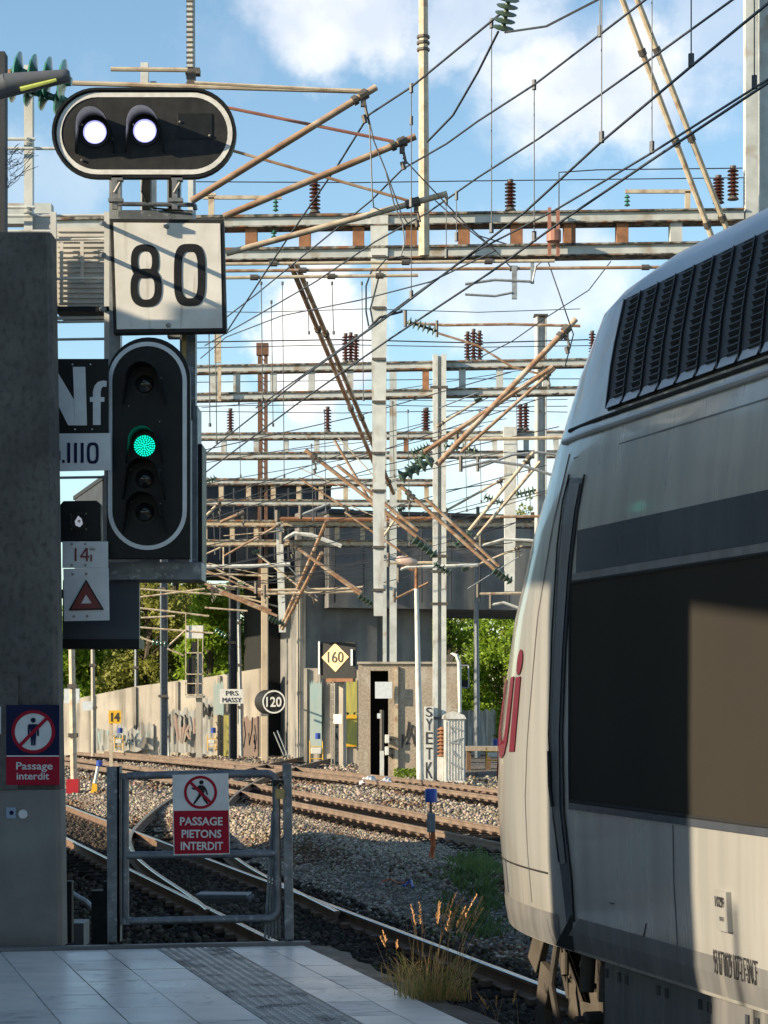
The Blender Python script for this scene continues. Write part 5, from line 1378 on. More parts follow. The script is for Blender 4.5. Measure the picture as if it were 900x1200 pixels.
# ---------------------------------------------------------------- further portals and posts
D2p = 66
t2 = portal(D2p, 226, 700, 425, 465, -.018, 7.5, [(250,'pale_grey'),(277,'pale_grey'),(320,'pale_grey'),(365,'pale_grey'),(410,'pale_grey'),(499,'rust'),(542,'pale_grey'),(586,'pale_grey'),(640,'pale_grey')], 'second overhead line portal with pale uprights behind the near one', uw=.22)
for x, y0, y1 in ((405,391,426),(411,390,426),(417,392,426),(548,389,424),(555,386,424),(562,388,424),(694,388,420)): insul(t2, x, y0, y1, D2p+.1, .13, k=8)
mb = MB(); q = P(514, 0, D2p); w_ = 16/F*D2p; zt = P(0, 418, D2p).z
mb.box((q.x-.12, D2p-.3, (zt-.25)/2), (.16, .4, zt+.25)); mb.box((q.x+.16, D2p-.3, (zt-.25)/2), (.16, .4, zt+.25)); mb.box((q.x, D2p-.28, (zt-.25)/2), (.2, .06, zt+.2)); mb.build('leg', M['pale_steel'], t2)
mb = MB()
for y in (452, 515, 600, 650, 668, 706, 840): mb.bpx(504, y, 525, y+3, D2p-.52, .05)
mb.build('bracket_plate', M['clamp'], t2)
mb = MB(); q = P(453, 0, 72); zt = P(0, 430, 72).z; mb.box((q.x-.07, 72, (zt-.25)/2), (.14, .4, zt+.25)); mb.box((q.x+.24, 72, (zt-.25)/2), (.26, .4, zt+.25)); mb.build('leg', M['pale_grey'], t2)
mb = MB(); mb.bpx(251, 392, 259, 425, D2p, .1); mb.bpx(255, 430, 259, 470, D2p-.3, .1); mb.build('stub', M['cream_tube'], t2)
D3p = 78
t3 = portal(D3p, 226, 690, 507, 536, -.006, 6, [(262,'pale_grey'),(300,'pale_grey'),(335,'pale_grey'),(371,'pale_grey'),(405,'pale_grey'),(438,'pale_grey'),(476,'rust'),(520,'pale_grey'),(545,'pale_grey'),(580,'pale_grey'),(617,'pale_grey'),(652,'pale_grey')], 'third overhead line portal just above the bridge, small insulators on top', uw=.2)
for x, y0, y1 in ((270,479,507),(384,477,507),(500,478,507),(498,479,507),(610,474,504),(616,473,504)): insul(t3, x, y0, y1, D3p+.1, .16, k=7)
mb = MB(); mb.quad4([(590,500),(606,500),(603,693),(592,693)], D3p-.3, .3); mb.build('drop_post', M['pale_steel'], t3)
t4 = portal(84, 226, 508, 562, 592, .004, 5.5, [259,291,320,350,376,405,436,468,500], 'fourth portal, its openings dark against the steel bridge', um='cream_tube', cm='pale_grey', uw=.2)
t5 = portal(86, 226, 640, 611, 640, .004, 6, [240,272,300,330,365,395,425,455,480], 'fifth portal lowest in front of the steel bridge deck', um='cream_tube', cm='cream_tube', uw=.2)
mb = MB(); mb.quad4([(323,612),(331,612),(335,741),(327,741)], 85.5, .3); mb.build('drop_post', M['pale_steel'], t5)
# brown lattice post on the bridge, green-grey post
t = thing('lattice_post', P(308, 565, 92), 'rust brown laced steel post rising behind the second portal', 'post')
mb = MB(); mb.bpx(302, 405, 307.5, 700, 92, .2); mb.bpx(309.5, 407, 313.5, 700, 92, .2)
for i in range(24): mb.quad4([(307,412+i*7),(310,415+i*7),(310,417+i*7),(307,414+i*7)], 92, .05)
mb.bpx(300.5, 402, 314.5, 416, 92, .35, .08); mb.build('shaft', M['dark_rust'], t)
upost(627, 640, 369, 900, 75, 'steel_post', M['pale_grey'], 'grey-green steel post beside the train nose, topped by rusty arms', 'post', ground=True)
t = thing('steel_post', P(557, 880, 93), 'slim dark lamp column in front of the bright green trees', 'post'); mb = MB(); mb.tube(G(559, 880, -.25)*1, G(559,880,-.25), .1) if False else None
q = P(559, 0, 93); mb.tube((q.x, 93, -.25), (q.x-.05, 93, P(0,640,93).z), .15, .1, 8); mb.build('shaft', M['galv_dark'], t)

# cantilevers of the middle distance
cantilever(50, (512,545), (675,374), .075, 'long brown arm reaching up beside the train roof, upper of two', tm='brown_tube', ins=[((468,560),(508,538))], double=((497,530),(648,430)))
cantilever(56, (540,530), (650,432), .05, 'shorter brown arm ending close under the train roof', tm='brown_tube')
cantilever(62, (548,624), (625,530), .06, 'brown arm crossing the tall white post by the bridge parapet', tm='cream_tube', ins=[((533,640),(552,622))], double=((556,632),(633,541)))
cantilever(58, (592,678), (470,570), .06, 'brown double arm descending to the short hanging white post by the train', tm='brown_tube', ins=[((578,668),(600,682))], double=((585,664),(500,585)))
cantilever(56, (498,636), (358,527), .06, 'brown double arm descending to the tall white post at insulators', tm='brown_tube', ins=[((484,632),(512,652))], double=((490,622),(395,545)))
cantilever(66, (430,702), (335,632), .06, 'brown double arm descending to the lower end of the long white drop post', tm='brown_tube', ins=[((420,698),(440,710))], double=((424,694),(345,640)))
cantilever(74, (325,722), (243,688), .06, 'thin brown arm descending before the green trees to the short hanging post', tm='brown_tube', ins=[((315,724),(333,732))], double=((318,716),(240,684)))
cantilever(70, (258,612), (286,600), .06, 'tiny brown stub arm in front of the steel bridge deck', tm='brown_tube')
cantilever(70, (240,606), (258,588), .05, 'tiny cream stub arm at the edge of the steel bridge deck', tm='cream_tube')
for lab, pts, D, r, m in (
    ('long curved pale registration tube under the third portal', [(540,548),(575,540),(610,545),(645,556),(660,558)], 60, .05, 'galv'),
    ('upper curved pale registration tube beside the train', [(560,548),(600,533),(630,530),(655,533)], 62, .045, 'galv'),
    ('curved white registration tube in front of the bridge parapet', [(563,640),(590,632),(620,633),(640,636)], 64, .05, 'pale_steel'),
    ('low curved white registration tube under the bridge parapet', [(575,709),(590,706),(612,714)], 68, .05, 'pale_steel'),
    ('hooked white registration tube beside the tall white post', [(467,678),(468,668),(476,665),(560,662)], 64, .06, 'pale_steel'),
    ('curved white tube at the top of the short hanging post', [(330,634),(345,625),(365,627),(400,640)], 80, .09, 'pale_steel'),
    ('rusty horizontal rod between the white posts before the bridge', [(325,608),(440,609),(520,607)], 80, .09, 'rust'),
    ('rusty horizontal rod from the tall white post to the train', [(560,606),(636,605)], 66, .05, 'brown_tube'),
    ('cream horizontal rail under the third portal beside the train', [(535,515),(600,514),(690,512)], 60, .06, 'cream_tube'),
    ('pair of cream rods crossing before the dark bridge pier', [(300,692),(410,690),(425,688)], 76, .06, 'cream_tube'),
    ('cream rod below the pair before the dark bridge pier', [(310,696),(360,695),(420,693)], 75, .05, 'cream_tube'),
    ('long white rail running along the lower edge of the steel bridge', [(238,664),(300,663),(340,661)], 84, .08, 'pale_steel'),
    ('grey rod hanging diagonally under the fourth portal', [(352,604),(387,590)], 72, .06, 'galv'),
    ('horizontal rods carried on the tall white post', [(455,660),(520,659),(562,662)], 66, .05, 'cream_tube'),
    ('brown prop leading up to the tall white post', [(462,702),(502,683)], 68, .05, 'brown_tube'),
    ('frayed brown cable tray crossing above the second portal', [(475,378),(520,381),(600,380),(680,382)], 58, .045, 'brown_tube'),
    ('slanting brown rope under the green insulators above the second portal', [(512,390),(560,405),(600,430),(640,440)], 56, .035, 'brown_tube'),
    ('horizontal cream tube at the foot of the bridge parapet', [(560,696),(612,695)], 68, .05, 'cream_tube'),
    ):
    t = thing('catenary_tube', P(*pts[0], D), lab, 'tube'); mb = MB(); mb.path(smooth3 if False else [P(x, y, D) for x, y in pts], r, 6); mb.build('arm_tube', M[m], t, True)
    mb = MB(); c = P(*pts[0], D); mb.tube(c+Vector((0,0,.35)), c-Vector((0,0,.12)), r*1.3, n=6); mb.build('clamp_block', M['clamp'], t)
for (a, b, D, lab) in (((478,377),(512,388),46,'green insulator string above the second portal by the white drop post'),((482,531),(504,522),64,'green insulator string over the third portal left part'),((520,522),(560,528),64,'green insulator string over the third portal beside the white post'),((567,582),(590,590),66,'small green insulator string before the bridge parapet'),((480,550),(502,528),52,'short fat green insulator string at the tall white post')):
    ins_string(P(*a, D), P(*b, D), .16 if D > 50 else .13, 6, 'dark_green', lab)

# more of the tangle of the farther tracks
rg = random.Random(21)
for i in range(20):
    y0 = rg.uniform(420, 650); y1 = y0+rg.uniform(30, 110); ym = (y0+y1)/2+rg.uniform(4, 12); D = rg.uniform(56, 86)
    x0 = rg.choice((230, 236, 300, 330)); x1 = rg.uniform(560, 650)
    wire([(x1, y0), ((x0+x1)/2, ym), (x0, y1)], 'thin sagging wire of the farther tracks strung across the portals', rg.uniform(.010, .017), D=D, group='thin sagging wires of the farther tracks')
for i, (root, tip, st, lab, D) in enumerate((
    ((262,652),(332,612),((262,628),(330,622)),'thin brown arm with level stay under the fifth portal', 80),
    ((300,648),(372,704),((330,655),(372,700)),'thin brown arm falling right of the short hanging post'.replace('right of', 'past'), 76),
    ((392,516),(444,604),((396,512),(440,560)),'thin brown arm ending at the white drop post below the third portal', 60),
    ((470,598),(438,646),((470,590),(436,612)),'short brown arm between the two white posts at bridge height', 64),
    ((404,600),(478,652),((404,590),(470,618)),'thin brown arm passing behind the lamp head', 68),
    ((545,668),(612,640),((548,690),(612,650)),'thin brown arm reaching toward the train below the parapet', 70),
    ((240,668),(316,700),((244,660),(320,676)),'thin arm hanging from the lower edge of the steel bridge', 82),
    ((520,600),(592,560),((520,575),(590,565)),'thin arm between the tall white post and the hanging post', 66),
    ((350,560),(410,598),((350,548),(410,575)),'thin arm over the end of the steel deck', 74),
    ((560,470),(512,500),((560,460),(515,478)),'short brown arm behind the second portal beside the tall white post', 62))):
    cantilever(D, root, tip, .042, lab, stay=st, tm=('brown_tube','cream_tube')[i % 2], sm=('cream_tube','galv')[i % 2], ins=[((root[0]-4, root[1]), (root[0]+5, root[1]-3))] if i % 2 else None)
for i, (a, b, D) in enumerate((((438,300),(438,420),37.6),((520,560),(516,640),65))):
    pass
for (a, b, D, lab) in (((604,580),(628,574),62,'green insulator string close to the train above the parapet'),((528,672),(508,660),60,'green insulator string low on the tall white post'),((236,566),(254,560),70,'green insulator string at the edge of the signal box')):
    ins_string(P(*a, D), P(*b, D), .15, 5, 'dark_green', lab)
# ---------------------------------------------------------------- bridge
rz = Matrix.Rotation(YAW, 3, 'Z')
t = thing('railway_bridge', P(440, 880, 90), 'dark bridge across the tracks with steel deck and big concrete pier', 'bridge')
def on(px, D0, back=0.0):
    return P(px, 820, D0)
# steel deck, left
def skew_block(mb, px0, px1, y0, y1, D, dep, m=0, slope=.10):
    """block whose front is roughly square to the tracks: its right end stands a bit farther away"""
    a = P(px0, y1, D); b = P(px1, y1, D); zt = P(px0, y0, D).z; zb = a.z
    D2 = D+(b.x-a.x)*.3; k = D2/D
    xb = (px1-HX)/F*D2
    fr = [Vector((a.x, D, zb)), Vector((xb, D2, zb)), Vector((xb, D2, zt)), Vector((a.x, D, zt))]
    back = TD*dep
    vs = fr+[v+back for v in fr]
    mb.add(vs, [(0,1,2,3),(5,4,7,6),(0,4,5,1),(3,2,6,7),(0,3,7,4),(1,5,6,2)], m)
    return D2
mb = MB(); skew_block(mb, 120, 388, 561, 664, 90, 9); 
for i in range(16): skew_block(mb, 130+i*16, 131.5+i*16, 572, 656, 89.85, .15)
mb.build('steel_deck', M['steel_dark'], t)
mb = MB(); skew_block(mb, 120, 389, 557, 562, 89.7, 9.6); mb.build('deck_flange', M['black_rough'], t)
mb = MB(); d_ = skew_block(mb, 385, 700, 600, 712, 91, 10)
mb.build('concrete_deck', M['conc_dark'], t)
mb = MB()
for i in range(9): skew_block(mb, 392+i*34, 393.2+i*34, 602, 706, 90.85+.1*i, .1)
skew_block(mb, 385, 700, 597, 601, 90.7, 10.6); mb.build('parapet_joint', M['steel_dark'], t)
mb = MB(); skew_block(mb, 352, 442, 600, 893, 91.5, 10); mb.build('pier', M['conc_dark'], t)
mb = MB(); skew_block(mb, 442, 506, 705, 893, 93, 8); mb.build('abutment', M['conc_dark'], t)
mb = MB(); skew_block(mb, 313, 352, 640, 893, 95, 5); mb.build('recess_wall', M['hole'], t)  # near-black face paints the deep shade under the bridge
mb = MB(); skew_block(mb, 351, 358, 662, 893, 91.2, .5); mb.build('pier_lit_edge', M['conc_wall'], t)  # paler strip paints the sunlit left edge of the pier
mb = MB(); skew_block(mb, 388, 415, 596, 600, 91.5, 3); mb.build('cable_box', M['steel_dark'], t)
t = thing('concrete_column', P(310, 890, 88), 'tall sunlit cream concrete column in front of the dark bridge recess', 'column')
mb = MB(); a = P(306, 0, 88).x; b = P(314, 0, 88).x; zt = P(0, 664, 88).z; mb.box(((a+b)/2, 88.2, (zt-.25)/2), (b-a, .4, zt+.25)); mb.build('shaft', M['conc_cream'], t, bevel=.02)
# ---------------------------------------------------------------- boundary walls
def pxwall(name, prof, D0, D1_, m, label, th=.3, ybase=None, joints=2.0, pil=True):
    t = thing(name, P(prof[0][0], 880, D0), label, 'wall')
    x0, x1 = prof[0][0], prof[-1][0]; n = len(prof); tops = []
    for x, y in prof:
        D = D0+(D1_-D0)*(x-x0)/(x1-x0); tops.append(P(x, y, D))
    mb = MB(); vs = []
    for v in tops: vs += [Vector((v.x, v.y, -.3)), v, Vector((v.x, v.y+th, -.3)), v+Vector((0, th, 0))]
    fs = []
    for i in range(n-1):
        a = 4*i; b = a+4; fs += [(a, b, b+1, a+1), (a+1, b+1, b+3, a+3), (a+2, a+3, b+3, b+2)]
    fs += [(0,1,3,2), (4*n-4, 4*n-2, 4*n-1, 4*n-3)]
    mb.add(vs, fs); mb.build('panels', m, t)
    if pil:
        mb = MB(); L_ = (tops[-1]-tops[0]).length; k = int(L_/joints)
        for i in range(k+1):
            f = i/k; x = x0+(x1-x0)*f; D = D0+(D1_-D0)*f
            y = float(np.interp(x, [p[0] for p in prof], [p[1] for p in prof])); q = P(x, y, D)
            mb.box((q.x, q.y-.05, (q.z-.3)/2), (.14, .12, q.z+.26))
        mb.build('pilaster', m, t)
    return t
w1 = pxwall('boundary_wall', [(10,833),(73,822),(161,804),(184,801),(246,793),(306,783)], 98, 94, M['conc_wall'], 'long sunlit concrete boundary wall with chalky graffiti below the trees')
def patch(t, x0, x1, y0, y1, D, m, rs=1, name='graffiti', rag=2.5):
    rg = random.Random(rs); n = 14
    top = [(x0+(x1-x0)*i/n, y0+rg.uniform(-rag, rag)*1.5) for i in range(n+1)]; bot = [(x1-(x1-x0)*i/n, y1+rg.uniform(-rag, rag)*.3) for i in range(n+1)]
    mb = MB(); mb.quad4(top+bot, D, .015); mb.build(name, M[m], t)
patch(w1, 196, 232, 832, 882, 94.7, 'graffiti_white', 1); patch(w1, 250, 262, 800, 838, 93.9, 'graffiti_teal', 2); patch(w1, 234, 250, 818, 884, 94.3, 'graffiti_white', 3); patch(w1, 284, 304, 842, 888, 93.4, 'graffiti_pink', 4); patch(w1, 110, 180, 850, 880, 95.6, 'graffiti_white', 5, rag=5); patch(w1, 262, 268, 838, 886, 93.9, 'graffiti_yellow', 6, rag=1)
def scrawl(t, x0, x1, y0, y1, D, rs, vert=False, n=6, r=.05, m='graffiti_black'):
    """spray painted tag: joined strokes"""
    rg = random.Random(rs); mb = MB()
    for i in range(n):
        if vert: bx0, bx1, by0, by1 = x0, x1, y0+(y1-y0)*i/n, y0+(y1-y0)*(i+.85)/n
        else: bx0, bx1, by0, by1 = x0+(x1-x0)*i/n, x0+(x1-x0)*(i+.85)/n, y0, y1
        pts = [P(rg.uniform(bx0, bx1), rg.uniform(by0, by1), D) for _ in range(rg.randint(3, 5))]
        mb.path(pts, r, 4)
    for v in mb.v: v.y = D+(v.y-D)*.15
    mb.build('graffiti_tag', M[m], t)
scrawl(w1, 198, 222, 835, 878, 94.6, 8, n=4, r=.045); scrawl(w1, 112, 176, 852, 876, 95.3, 14, n=7, r=.06, m='graffiti_teal'); scrawl(w1, 120, 170, 856, 880, 95.25, 15, n=6, r=.03, m='galv_dark'); scrawl(w1, 204, 232, 838, 880, 94.5, 16, n=4, r=.07, m='graffiti_pink'); scrawl(w1, 284, 303, 838, 880, 93.2, 17, n=3, r=.03, m='graffiti_black'); scrawl(w1, 252, 262, 842, 882, 93.7, 18, True, 4, .03); scrawl(w1, 234, 250, 822, 842, 94.2, 9, n=4, r=.04)
w2 = pxwall('boundary_wall', [(520,832),(600,834),(680,836)], 97, 97, M['conc_wall'], 'pale sunlit concrete boundary wall beside the train nose')
patch(w2, 548, 600, 834, 880, 96.9, 'graffiti_white', 7)
w3 = pxwall('palisade_fence', [(358,783),(376,783),(420,785)], 84, 84, M['conc_wall'], 'weathered plank fence painted pale and yellow under the diamond board', joints=.5)
patch(w3, 363, 377, 800, 880, 83.85, 'graffiti_teal', 8); patch(w3, 400, 418.5, 797, 835, 83.85, 'graffiti_yellow', 9); patch(w3, 401, 418.5, 836, 873, 83.8, 'graffiti_yellow', 10); patch(w3, 402, 418, 838, 842, 83.7, 'yellow', 11, rag=.5); patch(w3, 402, 418, 872, 875, 83.7, 'yellow', 12, rag=.4)
scrawl(w3, 392, 399, 848, 902, 83.6, 12, True, 5, .04)

# ---------------------------------------------------------------- concrete hut
Dh = 69
t = thing('concrete_hut', P(480, 912, Dh), 'square pebbledash concrete hut with dark doorway beside the tracks', 'hut')
gz0 = -.3
def hb(mb, x0, x1, y0, y1, D, th, off=0.0, m=0, zb=None):
    a = P(x0, y1, D); b = P(x1, y0, D); z0 = a.z if zb is None else zb
    mb.box(((a.x+b.x)/2, D-off+th/2, (z0+b.z)/2), (b.x-a.x, th, b.z-z0), None, m)
mb = MB(); hb(mb, 420, 434, 777, 912, Dh, 3.5, zb=gz0); hb(mb, 455, 536, 777, 912, Dh, 3.5, zb=gz0); hb(mb, 434.01, 454.99, 777, 786, Dh, 3.5); mb.build('wall', M['pebble'], t)
mb = MB(); hb(mb, 433, 456, 778, 912, Dh+1.6, .2, zb=gz0); mb.build('door', M['hole'], t)  # black sheet paints the shade inside the open doorway
mb = MB(); hb(mb, 418.5, 537, 775.5, 778, Dh, 3.7, .1); mb.build('roof', M['conc_wall'], t)
mb = MB(); hb(mb, 462.5, 466.5, 781, 912, Dh, .1, .1, zb=gz0); mb.build('downpipe', M['cream_tube'], t)
scrawl(t, 470, 492, 845, 882, Dh-.02, 21, n=4, r=.035); scrawl(t, 452, 462, 858, 895, Dh-.02, 22, True, 3, .03)
mb = MB(); mb.bpx(439.5, 799, 459.5, 818.5, Dh-.3, .03); tag(mb.build('notice_board', M['sign_white2']), 'blank white notice over the dark hut doorway', 'notice')
t = thing('marker_post', P(447, 910, 66), 'dark stubby post with white foot in front of the hut doorway', 'post'); mb = MB(); a = P(447.5, 0, 66).x; mb.tube((a, 66, -.2), (a, 66, P(0, 832, 66).z), .07, n=8); mb.build('shaft', M['clamp'], t); mb = MB(); mb.bpx(445, 880, 450, 910, 65.8, .1); mb.build('foot', M['pale_steel'], t); mb = MB(); mb.bpx(442, 836, 446, 842, 65.8, .05); mb.build('tag_plate', M['sign_white2'], t)
t = thing('meter_box', P(454, 880, 67), 'small white boxes fixed beside the hut doorway', 'box'); mb = MB(); mb.bpx(451, 861, 456.5, 871, 68.7, .25, 0); mb.bpx(451, 875, 456, 885, 68.7, .25, 0); mb.build('housing', M['sign_white'], t, bevel=.02)
# tagging on the tall white post
t = thing('graffiti_board', P(502, 912, 65.3), 'pale concrete strip with tall black spray letters at the tall white post', 'post')
mb = MB(); hb(mb, 497, 508, 828, 914, 65.3, .15, zb=-.3); mb.build('slab', M['pale_steel'], t)
mb = MB(); 
for body, y0, y1 in (('K', 893, 912), ('T', 876, 890), ('E', 858, 872), ('Y', 842, 856), ('S', 829, 840)): mb.tpx(body, 499, y0, 506.5, y1, 65.3, .01, th=.01)
mb.build('graffiti_letters', M['graffiti_black'], t)
# white cabinet
t = thing('relay_cabinet', P(533, 915, 64), 'white ribbed trackside cabinet with peaked lid right of the tall post'.replace('right of', 'beside'), 'cabinet')
mb = MB(); hb(mb, 520.5, 545, 842, 916, 64, .7, zb=-.3)
for i in range(7): hb(mb, 522+i*3.4, 523+i*3.4, 845, 914, 64, .03, .03)
mb.build('housing', M['sign_white'], t); mb = MB(); mb.quad4([(518.5,842.5),(520,838),(532,833.5),(544,838),(546.5,842.5)], 64, .95, .1); mb.build('lid', M['pale_steel'], t)
scrawl(t, 524, 542, 850, 905, 63.95, 31, True, 4, .03, 'galv')
t = thing('cable_terminal', P(517, 912, 64.6), 'rust brown ribbed cable head on a white post beside the cabinet', 'cable head')
mb = MB(); mb.ins(P(517.5, 887, 64.6), P(517.5, 852, 64.6), .16, 8, 10); mb.build('insulator', M['rust'], t, True); mb = MB(); a = P(516, 0, 64.6).x; mb.box((a, 64.6, .15), (.2, .2, .95)); mb.build('post', M['sign_white'], t)
# bent white pipe on the hut
t = thing('vent_pipe', P(538, 835, 68), 'bent white vent pipe at the top corner of the concrete hut', 'pipe'); mb = MB(); mb.path([P(527,770,68.5),P(530,767,68.3),P(535,768,68.2),P(538,776,68.2),P(538.5,800,68.2),P(539,835,68.2)], .07, 8); mb.build('pipe_bend', M['pale_steel'], t, True); mb = MB(); mb.tube(P(527,771,68.6), P(527,771,68.2), .14, n=10); mb.build('cowl', M['clamp'], t)
t = thing('wire_cage', P(545, 806, 72), 'small wire cage holding a dark box beside the bent vent pipe', 'cage'); mb = MB()
for x in (540, 549): mb.tube(P(x, 780, 72), P(x, 806, 72), .03, n=5)
for y in (780, 806): mb.tube(P(540, y, 72), P(549, y, 72), .03, n=5)
mb.build('frame', M['galv'], t); mb = MB(); mb.bpx(540.5, 797, 548.5, 805, 72.2, .2); mb.build('box', M['black_rough'], t)
# lamp post with globe/cobra lamp
t = thing('street_lamp', P(490, 913, 64), 'slender white street lamp with peach coloured lamp head and rusty neck', 'lamp')
q = P(491, 0, 64); qt = P(488, 0, 64)
mb = MB(); mb.tube((q.x+.05, 64, -.25), (qt.x, 64, P(0, 690, 64).z), .13, .07, 10); mb.build('pole', M['pale_steel'], t, True)
mb = MB(); mb.tube((qt.x, 64, P(0, 690, 64).z), (qt.x, 64, P(0, 664, 64).z), .06, n=8); mb.tube((qt.x-.1, 64, P(0, 668, 64).z), P(470, 664, 64), .04, n=6); mb.build('neck', M['rust'], t)
mb = MB(); mb.lathe(P(464, 655, 64), (1, 0, -.2), [(.03,0),(.1,.05),(.15,.2),(.14,.45),(.1,.66),(.04,.72)], 12); mb.build('lamp_head', mat('peach_lamp_shell', (.62,.45,.38), (.55,.4,.34), 4, .5), t, True)

# ---------------------------------------------------------------- trackside signs
t = thing('speed_sign', P(321, 835, 82), 'round black drum sign reading 120 with white ring before the bridge recess', 'speed sign')
c = P(321, 822.5, 82); r_ = 14.2/F*82
mb = MB(); nn_ = 28; ca = [c+Vector((math.cos(2*math.pi*i/nn_)*r_, 0, math.sin(2*math.pi*i/nn_)*r_)) for i in range(nn_)]
mb.add(ca+[v+Vector((-.34, .5, 0)) for v in ca], [tuple(range(nn_)), tuple(range(2*nn_-1, nn_-1, -1))]+[(i, (i+1) % nn_, (i+1) % nn_+nn_, i+nn_) for i in range(nn_)]); mb.build('drum', M['black_rough'], t)
mb = MB(); mb.ring(circ(321, 822.5, 13.6), circ(321, 822.5, 11.9), 81.9, .02); mb.tpx('120', 312, 816.5, 330, 828.5, 81.9, .01, bold=.02, th=.02); mb.build('ring_and_numerals', M['white_line'], t)
mb = MB(); mb.tube(P(309, 822, 82.8), P(309, 822, 83), .05); mb.tube(P(311, 815, 82.6), P(309, 815, 87.9), .04); mb.build('bracket', M['clamp'], t)
t = thing('speed_sign', P(394, 795, 80), 'bright cream diamond on a black board reading 160 beneath the bridge', 'speed sign')
mb = MB(); mb.quad4([(373,752.5),(418.5,752.5),(418.5,795),(374.5,795)], 80, .12); mb.build('board', M['black_rough'], t)
mb = MB(); mb.quad4([(393,753.5),(410.5,770),(393.5,787.5),(375.5,770.5)], 80, .02, .03); mb.build('diamond', mat('cream_reflector', (.95,.68,.36), (.88,.56,.27), 3, .4), t)
mb = MB(); mb.tpx('160', 383.5, 763.5, 403.5, 776.5, 80, .045, bold=.0, th=.02); mb.build('numerals', M['letter_dark'], t)
mb = MB(); mb.bpx(372, 751, 374, 790, 79.9, .05); mb.bpx(413.5, 761, 416, 780, 79.9, .04); mb.build('white_edge', M['sign_white2'], t)
mb = MB(); mb.bpx(381, 795, 415, 799, 80, .3); mb.build('platform_grate', M['rust'], t)
mb = MB()
for x in (386.5, 390.5): mb.bpx(x-.6, 797, x+.6, 905, 80.1, .04)
for i in range(12): mb.bpx(386.5, 802+i*8.5, 390.5, 803+i*8.5, 80.1, .03)
mb.bpx(391.5, 797, 398.5, 905, 80.5, .2); mb.build('ladder_post', M['conc_wall'], t)
mb = MB(); mb.bpx(390.5, 837, 401, 848, 80, .03); mb.build('white_plate', M['sign_white'], t)
t.rotation_euler.z = R(-22)  # whole sign turned towards the sun to brighten the diamond
t = thing('name_board', P(271, 824, 90), 'cream board with faded PRS MASSY lettering on the dark mast', 'sign')
mb = MB(); mb.bpx(257.5, 807.5, 285.5, 824.5, 87.4, .06); mb.build('board', M['sign_white'], t)
mb = MB(); mb.tpx('PRS', 264.5, 809.5, 279, 815, 87.4, .01, th=.02); mb.tpx('MASSY', 260.5, 817.5, 282.5, 823, 87.4, .01, th=.02); mb.build('lettering', M['letter_dark'], t)
# km post 14
D = 2300*2.7/(905-820)
t = thing('kilometre_post', P(130, 905, D), 'thin rusty post with yellow plate reading 14 before the boundary wall', 'marker post')
mb = MB(); mb.bpx(128, 834, 132, 925, D, .06); mb.build('post', M['cream_tube'], t); mb = MB(); mb.bpx(127.5, 832.5, 142, 848, D, .02, .04); mb.build('plate', M['yellow'], t)
mb = MB(); mb.tpx('14', 130, 835, 140, 845.5, D-.04, .008, bold=.03, th=.012); mb.build('numerals', M['graffiti_black'], t)
# blank white boards left
for x0, x1, y0, y1, D, lab in ((75,93,807,824,58,'pale blank board behind the white pole near the pillar'), (96,108.5,822,832.5,90,'small white blank board on the dark pole by the wall')):
    mb = MB(); mb.bpx(x0, y0, x1, y1, D, .04); tag(mb.build('blank_board', M['sign_white2']), lab, 'board')
def pole(x0, x1, yt, D, m, lab, r0=.1, r1=.08, nm='pole', h=False):
    t = thing(nm, (P(x0, 0, D).x, D, -.25), lab, 'pole'); mb = MB(); a = P(x0, 0, D); b = P(x1, yt, D)
    if h: hpost(mb, a.x, D, -.25, b.z, r0*2, r0*2, .3)
    else: mb.tube((a.x, D, -.25), b, r0, r1, 8)
    mb.build('shaft', M[m], t, not h)
    mb = MB()
    for f in (.3, .55, .8): q = Vector((a.x, D, -.25)).lerp(b, f); mb.box(q, (r0*2.6, r0*2.6, .12))
    mb.build('collar_band', M['clamp'], t); return t
pole(87, 83, 700, 57, 'cream_tube', 'cream concrete pole with a red foot at the edge of the pillar', .10, .09)
mb = MB(); q = P(87, 0, 57); mb.box((q.x, 56.8, -.02), (.35, .35, .45)); tag(mb.build('marker_block', M['red']), 'red painted foot block under the cream pole', 'block')
pole(110, 108, 690, 92, 'conc_wall', 'thin grey pole before the wall next to the cream pole', .12, .08)
pole(160, 159.5, 700, 101, 'galv_dark', 'dark straight pole rising behind the boundary wall below the blue-grey board', .12, .1)
pole(192, 189, 640, 89, 'galv_dark', 'dark steel mast before the wall with many thin arms', .15, .12, h=True); pole(198, 195, 800, 90, 'pale_steel', 'thin pale stay pole leaning beside the dark steel mast', .06, .05)
pole(273, 270, 640, 89, 'steel_dark', 'black steel mast carrying the cream name board', .16, .13, h=True); pole(283, 279, 690, 93, 'galv', 'thin grey pole just behind the black steel mast', .1, .08)
# arms on the two left masts
for lab, segs, D in (('thin cream cross arms and wires on the dark steel mast before the trees', [((163,700),(240,690)),((160,712),(245,722)),((163,735),(250,742)),((165,724),(205,722)),((196,758),(218,738)),((196,760),(215,768)),((163,690),(300,700)),((160,745),(186,755))], 88),
                     ('thin cream cross arms on the black steel mast under the bridge', [((238,672),(345,676)),((240,684),(345,694)),((240,712),(290,716)),((240,660),(300,690)),((285,700),(330,712)),((262,668),(262,640)),((240,650),(262,640))], 88.4)):
    t = thing('catenary_rods', P(*segs[0][0], D), lab, 'arm')
    for a, b in segs:
        mb = MB(); mb.tube(P(*a, D), P(*b, D), .045, n=6); mb.build('arm', M['cream_tube'], t)
ins_string(P(178, 752, 88), P(196, 755, 88), .14, 4, 'glass_ins', 'small green insulator string beside the dark steel mast'); ins_string(P(252, 738, 88), P(266, 746, 88), .14, 4, 'glass_ins', 'small green insulator string near the black steel mast')
